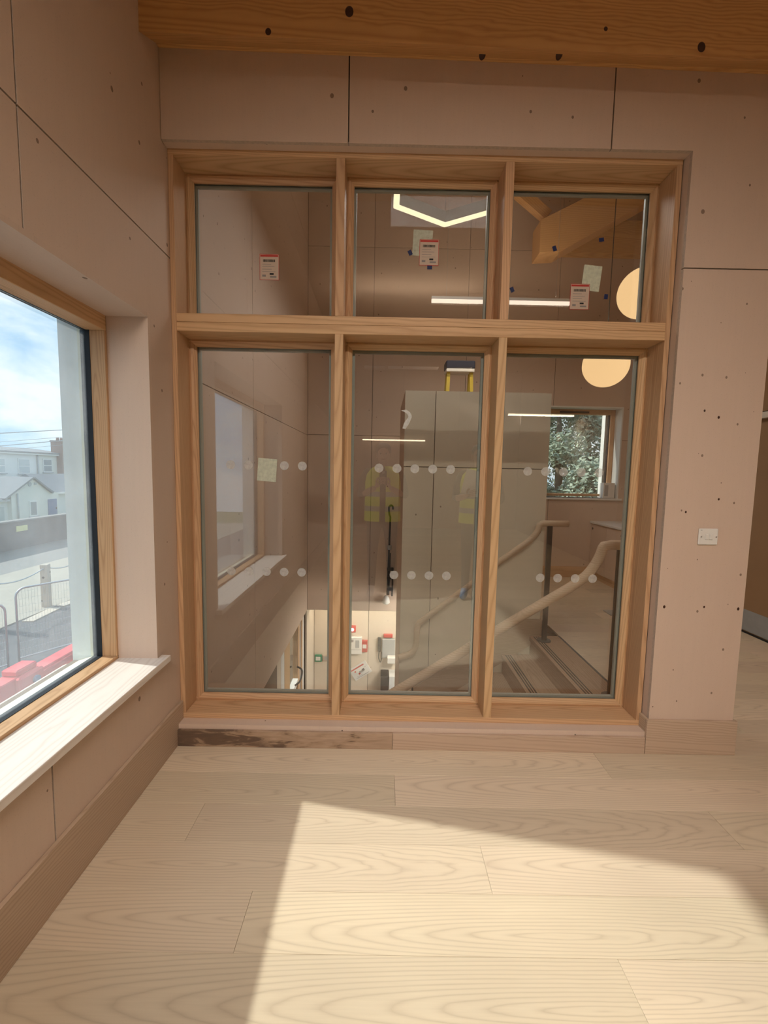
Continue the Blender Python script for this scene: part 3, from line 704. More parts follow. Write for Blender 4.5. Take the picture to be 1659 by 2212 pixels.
for loc, lab in (((3.16, 3.76, 2.92), 'glowing globe pendant cut by the edge of the upper right pane'), ((3.05, 4.10, 2.42), 'glowing globe pendant hanging above the landing window')):
    ge = empty('globe_pendant', loc, lab, 'lamp', 'globe pendants')
    lathe('globe', [(.2*math.sin(a)+1e-4, -.2*math.cos(a)) for a in [PI*i/24 for i in range(25)]], 'lamp_globe', ge, loc, 40)
    lathe('cap', [(.05, .18), (.05, .22), (.01, .24)], 'black_metal', ge, loc, 20)
    tube('cord', [Vector(loc)+Vector((0, 0, .23)), (loc[0], loc[1], ZC)], .004, 'black_metal', ge, 6)
# room lamps behind the photographer; the two high pendants are unseen, added as fill
ROOM_FILL_W = 34
line_lamp('room_lamp', .5, 2.3, -1.50, 3.40, 'lamp_room', 'added unseen fill pendant over the photographer, nearer the window wall', ROOM_FILL_W, (1, .90, .80), 3.9, 'room pendants', wd=.08, aim=(0, 3.3, -3.5), spread=88)      # added lamp, aimed low with narrow spread to brighten lower walls and floor
area('header_fill_uplight', (1.4, -1.5, 3.47), (1.8, .08), 7, WARM, (0, 0, 1))  # fill light added to lift the header and upper walls by ceiling bounce
line_lamp('room_lamp', 2.5, 4.1, -1.50, 3.40, 'lamp_room', 'added unseen fill pendant over the photographer, nearer the right wall', 5, WARM, 3.9, 'room pendants', wd=.08)  # unseen lamp added as weak warm fill for the room
line_lamp('room_lamp', 3.17, 4.3, -3.0, 2.43, 'lamp_room', 'low linear pendant towards the right wall behind the photographer', 6, WARM, 3.45, 'room pendants', h=.03)
o = empty('wall_lamp', (1.28, -6.38, 2.2), 'thin linear wall lamp on the wall behind the photographer', 'lamp')
box('backplate', (.5, 2.06), (-6.40, -6.37), (2.18, 2.22), 'white_paint', o); box('diffuser', (.5, 2.06), (-6.37, -6.35), (2.185, 2.215), 'lamp_room', o)

# ================================================================== LOBBY BELOW
LY, LF, LS = 6.6, -2.75, -.54
def q6(x, z): return 1.027+(x-1.027)*1.1, 1.4+(z-1.4)*1.1      # positions measured on a plane at 6.0 m carried to the lobby wall
lob = boxes('wall_lobby', [((-.4, 3), (LY+.02, LY+.2), (LF-.2, LS)), ((-.4, 3), (FY+.24, LY+.2), (LS, LS+.2)), ((-.4, -.022), (5.86, LY+.2), (LF-.2, LS))], 'core'); tag(lob, 'brightly lit plywood wall of the entrance lobby below', 'wall', kind='structure')
lj = [0, q6(.168, 0)[0]-.09, q6(.86, 0)[0], 2.2]
for a, b in zip(lj, lj[1:]): panel_y(rect(a+.003, b-.003, LF, LS), LY, LY+.02, 'ply_lobby', lob)
prism('panel', rect(5.94, LY, LF, LS), 'X', -.022, -.002, 'ply_lobby', lob)
fl = boxes('floor_lobby', [((-.4, 4.4), (2.42, LY), (LF-.2, LF))], 'grey_plastic'); tag(fl, 'lobby floor at the foot of the stairs', 'floor', kind='structure')
o = empty('lobby_lamp', (1.0, 6.3, LS), 'added unseen lamp strip in the soffit brightening the lobby wall', 'lamp')  # lamp added out of sight in the soffit to brighten the lobby wall
box('housing', (.08, 1.9), (6.22, 6.40), (LS-.008, LS-.001), 'white_paint', o); box('diffuser', (.09, 1.89), (6.23, 6.39), (LS-.014, LS-.008), 'lamp_warm', o)
area('lobby_lamp_light', (1.0, 6.31, LS-.02), (1.8, .14), 4, (1, .90, .76), (0, 0, -1))
o = empty('lobby_lamp', (1.9, 5.3, -.3), 'added unseen lamp under the landing slab brightening the lobby', 'lamp')  # second added lamp, hidden behind the enclosure, evens out the lobby brightness
box('housing', (1.5, 2.3), (5.0, 5.7), (-.30, -.222), 'white_paint', o); box('diffuser', (1.51, 2.29), (5.01, 5.69), (-.306, -.30), 'lamp_warm', o)
area('lobby_lamp_light', (1.9, 5.35, -.32), (.75, .65), 46, (1, .95, .88), (-.35, .3, -1))

dd = empty('door_1', (0, 5.1, LF), 'glazed timber entrance door below, at the foot of the window wall', 'door', kind='structure')
DX = (-.10, -.03)
box('frame_post', DX, (4.30, 4.50), (LF, LS), 'ply_lobby', dd); box('frame_post', DX, (4.52, 4.67), (LF, LS), 'white_paint', dd, .002)
box('leaf_stile', DX, (4.68, 4.96), (LF+.01, LS), 'oak_Z', dd, .002); box('leaf_stile', DX, (5.47, 5.56), (LF+.01, LS), 'oak_Z', dd, .002)
box('frame_post', DX, (5.575, 5.63), (LF, LS), 'grey_plastic', dd, .002); box('frame_post', (-.10, -.02), (5.645, 5.72), (LF, LS), 'oak_Z', dd, .002); box('frame_post', DX, (5.735, 5.86), (LF, LS), 'white_paint', dd, .002)
box('leaf_rail', DX, (4.96, 5.47), (-1.36, -1.30), 'white_paint', dd, .002); box('leaf_rail', DX, (4.96, 5.47), (LF+.01, LF+.25), 'oak_Y', dd, .002)
box('glass_pane', (-.07, -.064), (4.96, 5.47), (LF+.25, LS), 'clear_glass', dd)
tube('handle', arc([(-.03, 5.38, -1.10), (.03, 5.38, -1.14), (.03, 5.38, -1.22), (.02, 5.30, -1.26), (-.02, 5.22, -1.27)]), .012, 'black_metal', dd, 8)

def on_lobby(name, x, z, wd, ht, dp, mat, label, cat, parent=None, rot=0, group=None):
    X, Z = q6(x, z); e_ = empty(name, (X, LY, Z), label, cat, group)
    b = box('case', (X-wd/2, X+wd/2), (LY-dp, LY), (Z-ht/2, Z+ht/2), mat, e_, min(.006, dp/3)); return e_, X, Z
o, X, Z = on_lobby('fire_alarm_box', .655, -1.04, .26, .27, .08, 'white_plastic', 'white fire alarm control panel on the lobby wall', 'panel')
box('screen', (X-.09, X+.0), (LY-.083, LY-.08), (Z+.06, Z+.10), 'print_grey', o); box('keypad', (X+.03, X+.09), (LY-.083, LY-.08), (Z-.03, Z+.09), 'grey_plastic', o); box('door_line', (X-.12, X+.12), (LY-.082, LY-.08), (Z-.062, Z-.058), 'print_grey', o)
o, X, Z = on_lobby('call_point', .81, -1.06, .09, .19, .04, 'red_plastic', 'red fire call point beside the alarm panel', 'call point')
box('face', (X-.03, X+.03), (LY-.043, LY-.04), (Z-.03, Z+.03), 'white_plastic', o)
o, X, Z = on_lobby('alarm_beacon', .638, -.81, .10, .10, .06, 'red_plastic', 'small red alarm beacon with a bright lamp above the alarm panel', 'beacon')
lathe('lamp', [(.02, 0), (.02, -.02), (.008, -.03)], 'led_white', o, (X, LY-.06, Z), 14, 'Y')
o, X, Z = on_lobby('door_release', .155, -1.25, .11, .11, .04, 'green_plastic', 'green door release box by the lobby entrance', 'call point')
box('face', (X-.035, X+.035), (LY-.043, LY-.04), (Z-.03, Z+.03), 'white_plastic', o)
o, X, Z = on_lobby('wall_switch', .262, -1.25, .10, .10, .02, 'ply_edge', 'beige wall switch right of the green release box', 'switch')
box('rocker', (X-.02, X+.02), (LY-.026, LY-.02), (Z-.025, Z+.025), 'grey_plastic', o)
o, X, Z = on_lobby('door_lock', -.012+.06, -1.27, .06, .14, .03, 'black_plastic', 'dark keypad lock right of the lobby door frame', 'lock')
box('button_plate', (X-.018, X+.018), (LY-.034, LY-.03), (Z-.04, Z+.03), 'steel', o)
X, Z = q6(.755, -1.43); o = empty('notice', (X, LY, Z), 'tilted white framed notice with coloured plan on the lobby wall', 'notice')
sh = box('board', (-.15, .15), (-.011, 0), (-.105, .105), 'white_plastic'); sh.parent = o; sh.location = (0, -.006, 0)
for n, x, z, m in (('red_band', (-.13, .10), (.058, .078), 'print_red'), ('plan_block', (-.03, .06), (-.03, .0), 'print_grey'), ('plan_block', (-.05, -.02), (-.045, -.02), 'print_red'), ('plan_block', (-.09, -.065), (.015, .035), 'print_red'), ('plan_block', (.03, .07), (-.02, .012), 'navy'), ('text_line', (-.12, .11), (-.085, -.08), 'print_grey'), ('text_line', (-.10, .0), (-.065, -.062), 'print_grey'), ('text_line', (.07, .12), (.02, .023), 'print_grey')):
    p = box(n, x, (-.0135, -.012), z, m); c_ = p.location.copy(); p.parent = o; p.location = c_
o.rotation_euler = (0, -math.radians(33), 0)
o, X, Z = on_lobby('intercom', 1.02, -1.03, .05, .22, .05, 'black_plastic', 'black telephone handset with cord on the lobby wall', 'handset')
tube('cord', arc([(X, LY-.03, Z-.10), (X-.01, LY-.04, Z-.2), (X+.02, LY-.04, Z-.28), (X+.045, LY-.04, Z-.2), (X+.04, LY-.03, Z-.12)]), .008, 'black_plastic', o, 6)
o, X, Z = on_lobby('cabinet_panel', 1.15, -1.08, .20, .30, .06, 'grey_plastic', 'grey wall cabinet with white bin beside the telephone handset', 'cabinet')
box('white_bin', (X-.02, X+.14), (LY-.16, LY-.06), (Z-.20, Z-.10), 'white_plastic', o, .01); box('red_cap', (X-.08, X+.06), (LY-.05, LY), (Z+.17, Z+.22), 'red_plastic', o, .006)
o, X, Z = on_lobby('floor_cabinet', 1.10, -1.75, .12, .75, .25, 'black_plastic', 'tall black stand below the grey wall cabinet', 'stand')
box('side_panel', (X+.07, X+.30), (LY-.24, LY), (Z-.375, Z+.375), 'white_paint', o)

# ================================================================== THINGS ON THE GLASS AND WALL
SY = GY-.0008
def sticker(x, z, label):
    e_ = empty('label_sticker', (x, SY, z), label, 'sticker', 'barcode stickers on the glass')
    def p(n, a, b, c, d, m, k=0): box(n, (x+a, x+b), (SY-.0005-.0003*k, SY-.0003*k), (z+c, z+d), m, e_)
    p('paper', -.047, .047, -.062, .060, 'label_paper'); p('red_border', -.049, .049, -.064, .062, 'print_red', -.6)
    p('red_band', -.045, .045, .049, .058, 'print_red', 1)
    rr = random.Random(3); a = -.032
    while a < .030:
        b = a+rr.choice((.001, .0018, .003)); p('bar', a, b, .024, .036, 'print_black', 1); a = b+rr.choice((.001, .0016))
    for k in range(4): p('print_line', -.036, -.036+rr.uniform(.03, .07), .012-.012*k, .0138-.012*k, 'print_grey', 1)
    p('print_line', -.036, -.018, -.048, -.038, 'print_grey', 1)
    p('badge', .002, .022, -.038, -.030, 'print_black', 1); p('print_line', .004, .036, -.052, -.044, 'print_grey', 1)
    return e_
sticker(.430, 2.426, 'red-topped barcode sticker on the upper left pane')
sticker(1.239, 2.513, 'red-topped barcode sticker on the upper middle pane under the hexagonal lamp')
sticker(2.015, 2.313, 'red-topped barcode sticker on the upper right pane at the end of the thin lamp')
def film_piece(name, x, z, wd, ht, rot, mat, label, cat, group=None, y=0.0):
    bm = bmesh.new(); bm_box(bm, (-wd/2, -.00025, -ht/2), (wd/2, .00025, ht/2)); o = link(name, mesh_from(bm), mat, None, (x, SY+y, z)); o.rotation_euler = (0, math.radians(rot), 0); tag(o, label, cat, group); return o
film_piece('paper_patch', .413, 1.400, .100, .120, 4, 'tissue', 'pale mottled paper square stuck among the dots of the lower left pane', 'paper', 'paper squares on the glass')
film_piece('paper_patch', 1.205, 2.557, .098, .125, 2, 'tissue_thin', 'faint translucent square behind the upper middle barcode sticker', 'paper', 'paper squares on the glass', .0003)
film_piece('paper_patch', 2.071, 2.404, .092, .125, 5, 'tissue', 'grey mottled square above the upper right barcode sticker', 'paper', 'paper squares on the glass', .0003)
for x, z, r, lab in ((1.143, 2.509, -28, 'tilted blue tape scrap left of the upper middle barcode sticker'), (1.244, 2.440, 90, 'blue tape scrap just below the upper middle barcode sticker'), (1.874, 2.544, -20, 'blue tape scrap over the deep rafter in the upper right pane'), (2.109, 2.591, 80, 'highest blue tape scrap in the upper right pane'), (1.668, 2.340, -25, 'blue tape scrap at the left edge of the upper right pane'), (2.150, 2.315, 3, 'blue tape scrap right of the upper right barcode sticker')):
    film_piece('tape_scrap', x, z, .019, .025, r, 'blue_tape', lab, 'tape', 'blue tape scraps on the glass')
bm = bmesh.new(); pts = [(-.028, .035), (-.005, .038), (.012, .026), (.019, .010), (.008, -.018), (-.008, -.042), (-.020, -.040), (-.014, -.018), (.004, .008), (.000, .020), (-.012, .028)]
A = [bm.verts.new((a*1.25, 0, b*1.25)) for a, b in pts]; B = [bm.verts.new((a*1.25, .0006, b*1.25)) for a, b in pts]; bm.faces.new(A); bm.faces.new(B[::-1])
for i in range(len(pts)): bm.faces.new((A[i], A[(i+1) % len(pts)], B[(i+1) % len(pts)], B[i]))
o = link('tape_curl', mesh_from(bm), 'tape_film', None, (1.149, SY, 1.680)); tag(o, 'curled strip of whitish film on the lower middle pane', 'film')

sw = empty('light_switch', (2.614, D, 1.117), 'white two-gang light switch on the plywood pier', 'switch')
box('plate', (2.567, 2.661), (D-.011, D), (1.077, 1.157), 'white_plastic', sw, .004)
for a in (2.596, 2.616):
    r_ = box('rocker', (a, a+.017), (D-.016, D-.010), (1.103, 1.131), 'white_plastic', sw, .003)
for a in (2.578, 2.650): lathe('screw', [(.0035, -.0005), (.0035, .001)], 'steel', sw, (a, D-.0115, 1.117), 10, 'Y')
box('maker_mark', (2.572, 2.580), (D-.0114, D-.0110), (1.148, 1.150), 'print_grey', sw)

# ================================================================== OUTDOORS
GZ = -2.9
def ground_mat(name, col, col2, scale):
    g = NG(name); v, *_ = g.obj(); a = g.noise(v, scale, 6, .65); b = g.noise(v, scale*.12, 3)
    c = g.mix(a, col, col2); c = g.mix(g.math('MULTIPLY', b, .4), c, [q*.7 for q in col]); g.bsdf(c, .9, .1)
ground_mat('tarmac', (.11, .115, .125), (.18, .18, .19), 9); ground_mat('road', (.25, .245, .235), (.33, .32, .30), 6); ground_mat('sand', (.38, .345, .29), (.50, .46, .39), 4)
ground_mat('rubble', (.17, .155, .15), (.30, .275, .26), 2.6); ground_mat('render_white', (.80, .82, .80), (.86, .87, .85), 1.2); ground_mat('render_cream', (.76, .76, .70), (.82, .82, .77), 1.2)
ground_mat('slate', (.22, .24, .26), (.34, .35, .36), 3); ground_mat('brick_red', (.30, .20, .17), (.44, .33, .29), 3.5); ground_mat('grass_ground', (.16, .20, .10), (.26, .28, .16), 1.2)
plain('pane_dark', (.22, .27, .30), .15, .5); plain('pane_pale', (.48, .54, .55), .2, .5); plain('pipe_grey', (.40, .43, .45), .6, .3); plain('door_blue', (.16, .22, .36), .5, .3); plain('sign_yellow', (.75, .70, .35), .6, .3); plain('barrier_red', (.80, .10, .11), .5, .35); plain('barrier_blue', (.25, .28, .45), .5, .3); plain('galv', (.52, .54, .56), .45, .4, metal=.6)
gd = boxes('ground', [((-90, 60), (-40, 120), (GZ-.3, GZ-.06))], 'grass_ground'); tag(gd, 'open ground around the building', 'ground', kind='structure')
for n, x, m, l in (('road', (-17.7, -13.75), 'road', 'pale grey road along the stone wall outside'), ('verge', (-13.75, -8.95), 'sand', 'sandy verge with the chain bollards outside'), ('yard', (-8.95, -.42), 'tarmac', 'dark tarmac yard just outside the window')):
    o = box(n, x, (-30, 70), (GZ-.10, GZ if n != 'verge' else GZ+.03), m); tag(o, l, 'ground', kind='structure')
sw_ = empty('stone_wall', (-17.9, 24, GZ), 'long low rubble stone wall across the road', 'wall')
box('wall_body', (-18.1, -17.7), (-5, 60), (GZ, -1.50), 'rubble', sw_); box('coping', (-18.14, -17.66), (-5, 60), (-1.50, -1.42), 'road', sw_, .01)
o = box('yellow_sign', (-17.70, -17.66), (22.15, 22.85), (-2.0, -1.72), 'sign_yellow', None, .005); tag(o, 'small yellow sign plate on the stone wall', 'sign')

def facade_window(parent, X, y0, y1, z0, z1, pane='pane_pale', split=True, skew=False):
    wdw = box('window', (X, X+.06), (y0, y1), (z0, z1), 'white_paint', parent); t = .09
    if split:
        m = (z0+z1)/2; box('pane', (X+.055, X+.075), (y0+t, y1-t), (z0+t, m-t/2), pane, wdw); box('pane', (X+.055, X+.075), (y0+t, y1-t), (m+t/2, z1-t), pane, wdw)
    else: box('pane', (X+.055, X+.075), (y0+t, y1-t), (z0+t, z1-t), pane, wdw)
    box('window_sill', (X, X+.14), (y0-.08, y1+.08), (z0-.08, z0), 'pipe_grey', parent)
HX = -31.0
te = empty('terrace', (HX-4, 40, GZ), 'long white two-storey terrace with slate roof behind the outbuildings', 'building')
box('wall', (HX-8, HX), (14, 40.55), (GZ, 2.55), 'render_white', te); box('wall', (HX-8, HX+.02), (40.55, 44.6), (GZ, 2.45), 'render_cream', te)
xr = [(HX+.45, 2.55), (HX-3.6, 3.05), (HX-8.2, 2.6)]
prism('roof', [(HX+.35, 2.62), (HX-3.8, 3.12), (HX-8.3, 2.7), (HX-8.3, 2.55), (HX+.35, 2.5)], 'Y', 13.8, 44.8, 'slate', te)
box('gutter', (HX+.02, HX+.30), (13.8, 44.7), (2.36, 2.50), 'white_paint', te, .02)
for a, b, z0, z1, pn in ((36.0, 37.15, .72, 1.98, 'pane_pale'), (38.45, 39.75, .66, 2.0, 'pane_pale'), (32.5, 33.7, .7, 2.0, 'pane_pale')): facade_window(te, HX, a, b, z0, z1, pn)
facade_window(te, HX+.02, 41.25, 42.35, .78, 2.05, 'pane_dark')
tube('drainpipe', [(HX+.1, 40.6, 2.4), (HX+.1, 40.6, -.9)], .06, 'pipe_grey', te, 8)
ch = box('chimney', (HX-.5, HX+.55), (43.05, 43.95), (-.9, 3.75), 'brick_red', te); box('chimney_cap', (HX-.55, HX+.6), (43.0, 44.0), (3.75, 3.87), 'brick_red', ch)
for y in (43.25, 43.75): lathe('chimney_pot', [(.14, 0), (.12, .3)], 'brick_red', ch, (HX+.05, y, 3.87), 12)
box('terrace_end', (HX-8, HX-.1), (44.6, 52), (GZ, 2.35), 'render_white', te)
facade_window(te, HX-.1, 45.0, 45.9, .9, 2.0, 'pane_dark')
# gabled outbuilding in front
GX = -25.0
gb = empty('outbuilding', (GX-2, 32.4, GZ), 'small white gabled outbuilding with dark roof edge in front of the terrace', 'building')
prism('wall', [(30.55, GZ), (35.0, GZ), (35.0, -.72), (34.0, -.60), (32.45, .46), (30.55, -.62)], 'X', GX-4, GX, 'render_cream', gb)
def slab(y0, z0, y1, z1, parent, name, X0, X1, t=.12, m='slate'):
    n = Vector((0, -(z1-z0), y1-y0)).normalized()*t
    return prism(name, [(y0, z0), (y1, z1), (y1+n.y, z1+n.z), (y0+n.y, z0+n.z)], 'X', X0, X1, m, parent)
slab(29.9, -1.0, 32.45, .46, gb, 'roof_slope', GX-4.1, GX+.18); slab(32.45, .46, 34.25, -.75, gb, 'roof_slope', GX-4.1, GX+.18)
facade_window(gb, GX, 32.05, 32.75, -2.36, -1.22, 'pane_dark', False); 
d_ = box('door', (GX, GX+.05), (33.85, 34.75), (GZ, -1.2), 'door_blue', gb); box('handle', (GX+.05, GX+.10), (34.6, 34.66), (-2.0, -1.85), 'black_metal', d_)
tube('drainpipe', [(GX+.08, 31.0, -.6), (GX+.08, 31.0, -2.8)], .05, 'pipe_grey', gb, 8)
lathe('vent', [(.16, 0), (.16, .04)], 'pipe_grey', gb, (GX, 32.2, .02), 14, 'X'); box('lamp', (GX, GX+.12), (32.6, 32.75), (-.02, .12), 'pipe_grey', gb, .01)
lb = empty('lean_to', (GX-2, 37, GZ), 'low white building with stone-slate hipped roof right of the gabled outbuilding', 'building')
box('wall', (GX-5, GX-.6), (35.06, 42), (GZ, -.72), 'render_white', lb)
prism('roof', [(GX-.2, -.72), (GX-2.6, .72), (GX-5.4, -.72)], 'Y', 35.02, 42, 'slate', lb)
box('gutter', (GX-.55, GX-.15), (35.02, 42), (-.86, -.72), 'white_paint', lb)
ls = empty('shed', (GX-2, 28, GZ), 'low white shed with shallow slate roof left of the gabled outbuilding', 'building')
box('wall', (GX-4, GX-.3), (22, 30.6), (GZ, -1.05), 'render_white', ls)
prism('roof', [(GX+.05, -1.0), (GX-3.2, .30), (GX-5, -1.0)], 'Y', 21.8, 30.3, 'slate', ls); box('fascia', (GX-.1, GX+.06), (21.8, 30.4), (-1.12, -.98), 'pipe_grey', ls)
box('shutter', (GX-.3, GX-.24), (28.6, 30.2), (GZ, -1.5), 'pane_pale', ls)
# overhead wires
for i, (z0, z1, r_, lab) in enumerate(((2.63, 3.11, .018, 'highest overhead wire above the terrace'), (2.29, 2.78, .008, 'thin overhead wire, second from the top'), (2.14, 2.62, .016, 'overhead wire just above the terrace roof'), (1.96, 2.42, .008, 'lowest overhead wire crossing the terrace roof line'))):
    s_ = (z1-z0)/3.6; o = tube('overhead_wire', [(-14, 17.3-12, z0-12*s_), (-14, 17.3, z0), (-14, 20.9, z1), (-14, 40, z1+19*s_)], r_, 'pipe_grey', None, 5); tag(o, lab, 'wire', 'overhead wires')
# chain bollards
def bollard(y, lab):
    e_ = empty('timber_bollard', (-9.15, y, GZ), lab, 'bollard', 'chain bollards')
    bm = bmesh.new(); bm_box(bm, (-.10, -.10, 0), (.10, .10, 1.33)); bmesh.ops.bevel(bm, geom=bm.edges[:], offset=.008, segments=1, affect='EDGES'); p = link('post', mesh_from(bm), 'weathered', e_, (-9.15, y, GZ)); p.rotation_euler = (0, 0, .25)
    lathe('eye_bolt', [(.03, -.13), (.03, .13)], 'steel', e_, (-9.15, y, GZ+1.20), 8, 'Y')
bollard(13.0, 'square timber bollard with chain outside the window'); bollard(11.05, 'square timber bollard further left along the chain, outside the frame'); bollard(14.7, 'square timber bollard further right along the chain behind the window jamb')
for y0, y1, lab in ((11.18, 12.87, 'sagging chain left of the timber bollard'), (13.13, 14.57, 'sagging chain right of the timber bollard')):
    pts = [(-9.15, y0+(y1-y0)*t/16, GZ+1.20-.13*(1-(2*t/16-1)**2)) for t in range(17)]; o = tube('bollard_chain', pts, .018, 'galv', None, 5); tag(o, lab, 'chain', 'bollard chains')
# loose boards on the verge edge
for i, (y, r_) in enumerate(((12.3, .1), (13.7, -.15), (15.1, .05))):
    o = box('loose_board', (-8.9, -8.6), (y-.6, y+.6), (GZ, GZ+.03), 'weathered', None, .004); o.rotation_euler.z = r_; tag(o, ('loose board on the ground left of the bollard foot', 'loose board on the ground right of the bollard foot', 'loose board on the ground far right by the jamb')[i], 'board', 'loose boards')
# wire mesh pedestrian barriers
def barrier(p, q, h, lab):
    p, q = Vector(p), Vector(q); t = (q-p); L = t.length; t.normalize(); e_ = empty('mesh_barrier', p, lab, 'barrier', 'wire mesh site barriers')
    def P(u, v): return p+t*u+Vector((0, 0, v))
    tube('frame', [P(0, 0), P(0, h-.18)]+[P(.18-.18*math.cos(a), h-.18+.18*math.sin(a)) for a in (.4, .8, 1.2)]+[P(.18, h), P(L-.18, h)]+[P(L-.18+.18*math.sin(a), h-.18+.18*math.cos(a)) for a in (.4, .8, 1.2)]+[P(L, h-.18), P(L, 0)], .022, 'galv', e_, 8)
    bm = bmesh.new(); n = int(L/.055)
    for i in range(1, n): bm_tube(bm, [P(L*i/n, .12)-p, P(L*i/n, h-.01)-p], .0022, 3, cap=False)
    for j in range(int(h/.16)): bm_tube(bm, [P(0, .14+.16*j)-p, P(L, .14+.16*j)-p], .0022, 3, cap=False)
    o = link('wire_mesh', mesh_from(bm), 'galv', e_, p); o['kind'] = 'stuff'
    tube('lower_rail', [P(0, .12), P(L, .12)], .016, 'galv', e_, 6)
barrier((-6.80, 9.15, GZ), (-5.63, 11.0, GZ), 1.66, 'wire mesh barrier running away beside the bollard outside')
barrier((-7.75, 6.9, GZ), (-6.78, 8.85, GZ), 1.45, 'wire mesh barrier at the far left edge of the window')
# red plastic barrier
rb = empty('red_barrier', (-4.75, 7.0, GZ), 'red plastic water-filled barrier below the window', 'barrier')
def rprof(h, w1=.28, w2=.13): return [(-4.75-w1, GZ), (-4.75+w1, GZ), (-4.75+w1, GZ+.25), (-4.75+w2, GZ+.45), (-4.75+w2, GZ+h), (-4.75-w2, GZ+h), (-4.75-w2, GZ+.45), (-4.75-w1, GZ+.25)]
prism('section', rprof(.92), 'Y', 7.02, 9.1, 'barrier_red', rb, bev=.015); prism('section', rprof(1.0), 'Y', 4.6, 6.98, 'barrier_red', rb, bev=.015)
for z in (.62, .74, .86): box('rib', (-4.66, -4.60), (7.05, 9.05), (GZ+z-.03, GZ+z+.02), 'barrier_red', rb, .01)
box('lug', (-4.88, -4.62), (6.55, 6.95), (GZ+1.0, GZ+1.10), 'barrier_red', rb, .02); box('lug', (-4.80, -4.70), (6.1, 6.3), (GZ+1.0, GZ+1.08), 'barrier_red', rb, .02); box('lug', (-4.64, -4.54), (6.5, 7.0), (GZ+.5, GZ+1.0), 'barrier_red', rb, .03)
lathe('plug', [(.06, -.0), (.06, .04)], 'barrier_blue', rb, (-4.54, 6.80, GZ+.86), 18, 'X')

# trees beyond the landing window
g = NG('leaf'); v, *_ = g.obj(); f = g.noise(v, 1.4, 3); b = g.bsdf(g.mix(f, (.26, .33, .24), (.52, .58, .48)), .6, .3); 
plain('bark', (.20, .16, .12), .9, .1, vary=.3)
def tree(x, y, h, r, n, lab, seed):
    rr = random.Random(seed); e_ = empty('leafy_tree', (x, y, GZ), lab, 'tree', 'trees outside the landing window')
    tube('trunk', [(x, y, GZ), (x+.1, y, GZ+h*.4), (x, y+.1, GZ+h*.8)], [.2, .15, .06], 'bark', e_, 8)
    bm = bmesh.new(); cl = [(Vector((rr.gauss(0, r*.45), rr.gauss(0, r*.4), h*.25+rr.random()*h*.7)), rr.uniform(.4, .9)) for _ in range(34)]
    for i in range(n):
        c, q = rr.choice(cl); d = Vector((rr.gauss(0, 1), rr.gauss(0, 1), rr.gauss(0, 1))).normalized()*q*rr.random()**.4; p = c+d
        u = Vector((rr.gauss(0, 1), rr.gauss(0, 1), rr.gauss(0, 1))).normalized(); w_ = u.orthogonal().normalized(); s = rr.uniform(.045, .10)
        bm.faces.new([bm.verts.new(p+u*s), bm.verts.new(p+w_*s*.5), bm.verts.new(p-u*s), bm.verts.new(p-w_*s*.5)])
    o = link('foliage', mesh_from(bm), 'leaf', e_, (x, y, GZ)); o['kind'] = 'stuff'
for i, (x, y, h, r, lab) in enumerate(((6.6, 14.0, 8, 1.9, 'leafy tree on the left outside the landing window'), (8.2, 15.5, 9, 2.2, 'leafy tree in the middle outside the landing window'), (9.9, 14.2, 8, 2.0, 'leafy tree on the right outside the landing window'), (7.4, 12.2, 4.6, 1.4, 'pale low bush outside the landing window'), (10.5, 19, 10, 3.2, 'taller leafy tree furthest outside the landing window'))): tree(x, y, h, r, 20000, lab, 11+i)

# ================================================================== PEOPLE (seen mirrored in the glass)
plain('skin', (.55, .34, .25), .55, .3); plain('jacket', (.09, .075, .07), .8, .15, vary=.2); plain('trousers', (.12, .105, .10), .8, .15, vary=.2); plain('hair', (.045, .035, .03), .7, .2)
plain('hi_vis', (.80, .95, .08), .7, .2, vary=.08, scale=9); plain('reflective_band', (.42, .43, .42), .35, .5); plain('shoe_white', (.72, .72, .72), .7, .2); plain('shoe_blue', (.14, .30, .50), .6, .2); plain('paper_white', (.80, .80, .78), .7, .2); plain('shirt_grey', (.30, .32, .30), .8, .1); plain('eye_dark', (.02, .015, .012), .3, .5); plain('lip', (.38, .16, .13), .5, .3)
def skinmesh(chains, root=None, sub=2):
    """chains: list of [(pos, radius), ...]; equal positions are shared joints"""
    idx, vs, rs, es = {}, [], [], []
    for ch in chains:
        pv = None
        for p, r in ch:
            k = tuple(round(c, 4) for c in p)
            if k not in idx: idx[k] = len(vs); vs.append(p); rs.append(r)
            if pv is not None: es.append((pv, idx[k]))
            pv = idx[k]
    me = bpy.data.meshes.new('sk'); me.from_pydata(vs, es, []); o = bpy.data.objects.new('sk', me); C.objects.link(o)
    m = o.modifiers.new('s', 'SKIN'); m.use_smooth_shade = True
    for i, r in enumerate(rs):
        sv = me.skin_vertices[0].data[i]; sv.radius = (r, r) if not isinstance(r, tuple) else r; sv.use_root = False
    seen = set(); adj = {i: [] for i in range(len(vs))}
    for a, b in es: adj[a].append(b); adj[b].append(a)
    for i in range(len(vs)):
        if i in seen: continue
        me.skin_vertices[0].data[i].use_root = True; stk = [i]
        while stk:
            j = stk.pop()
            if j in seen: continue
            seen.add(j); stk += adj[j]
    u = o.modifiers.new('u', 'SUBSURF'); u.levels = sub; u.render_levels = sub
    dg = bpy.context.evaluated_depsgraph_get(); dg.update(); ev = o.evaluated_get(dg); nm = bpy.data.meshes.new_from_object(ev)
    bpy.data.objects.remove(o); return nm
def join(mes):
    bm = bmesh.new()
    for m in mes: bm.from_mesh(m)
    return mesh_from(bm, True)
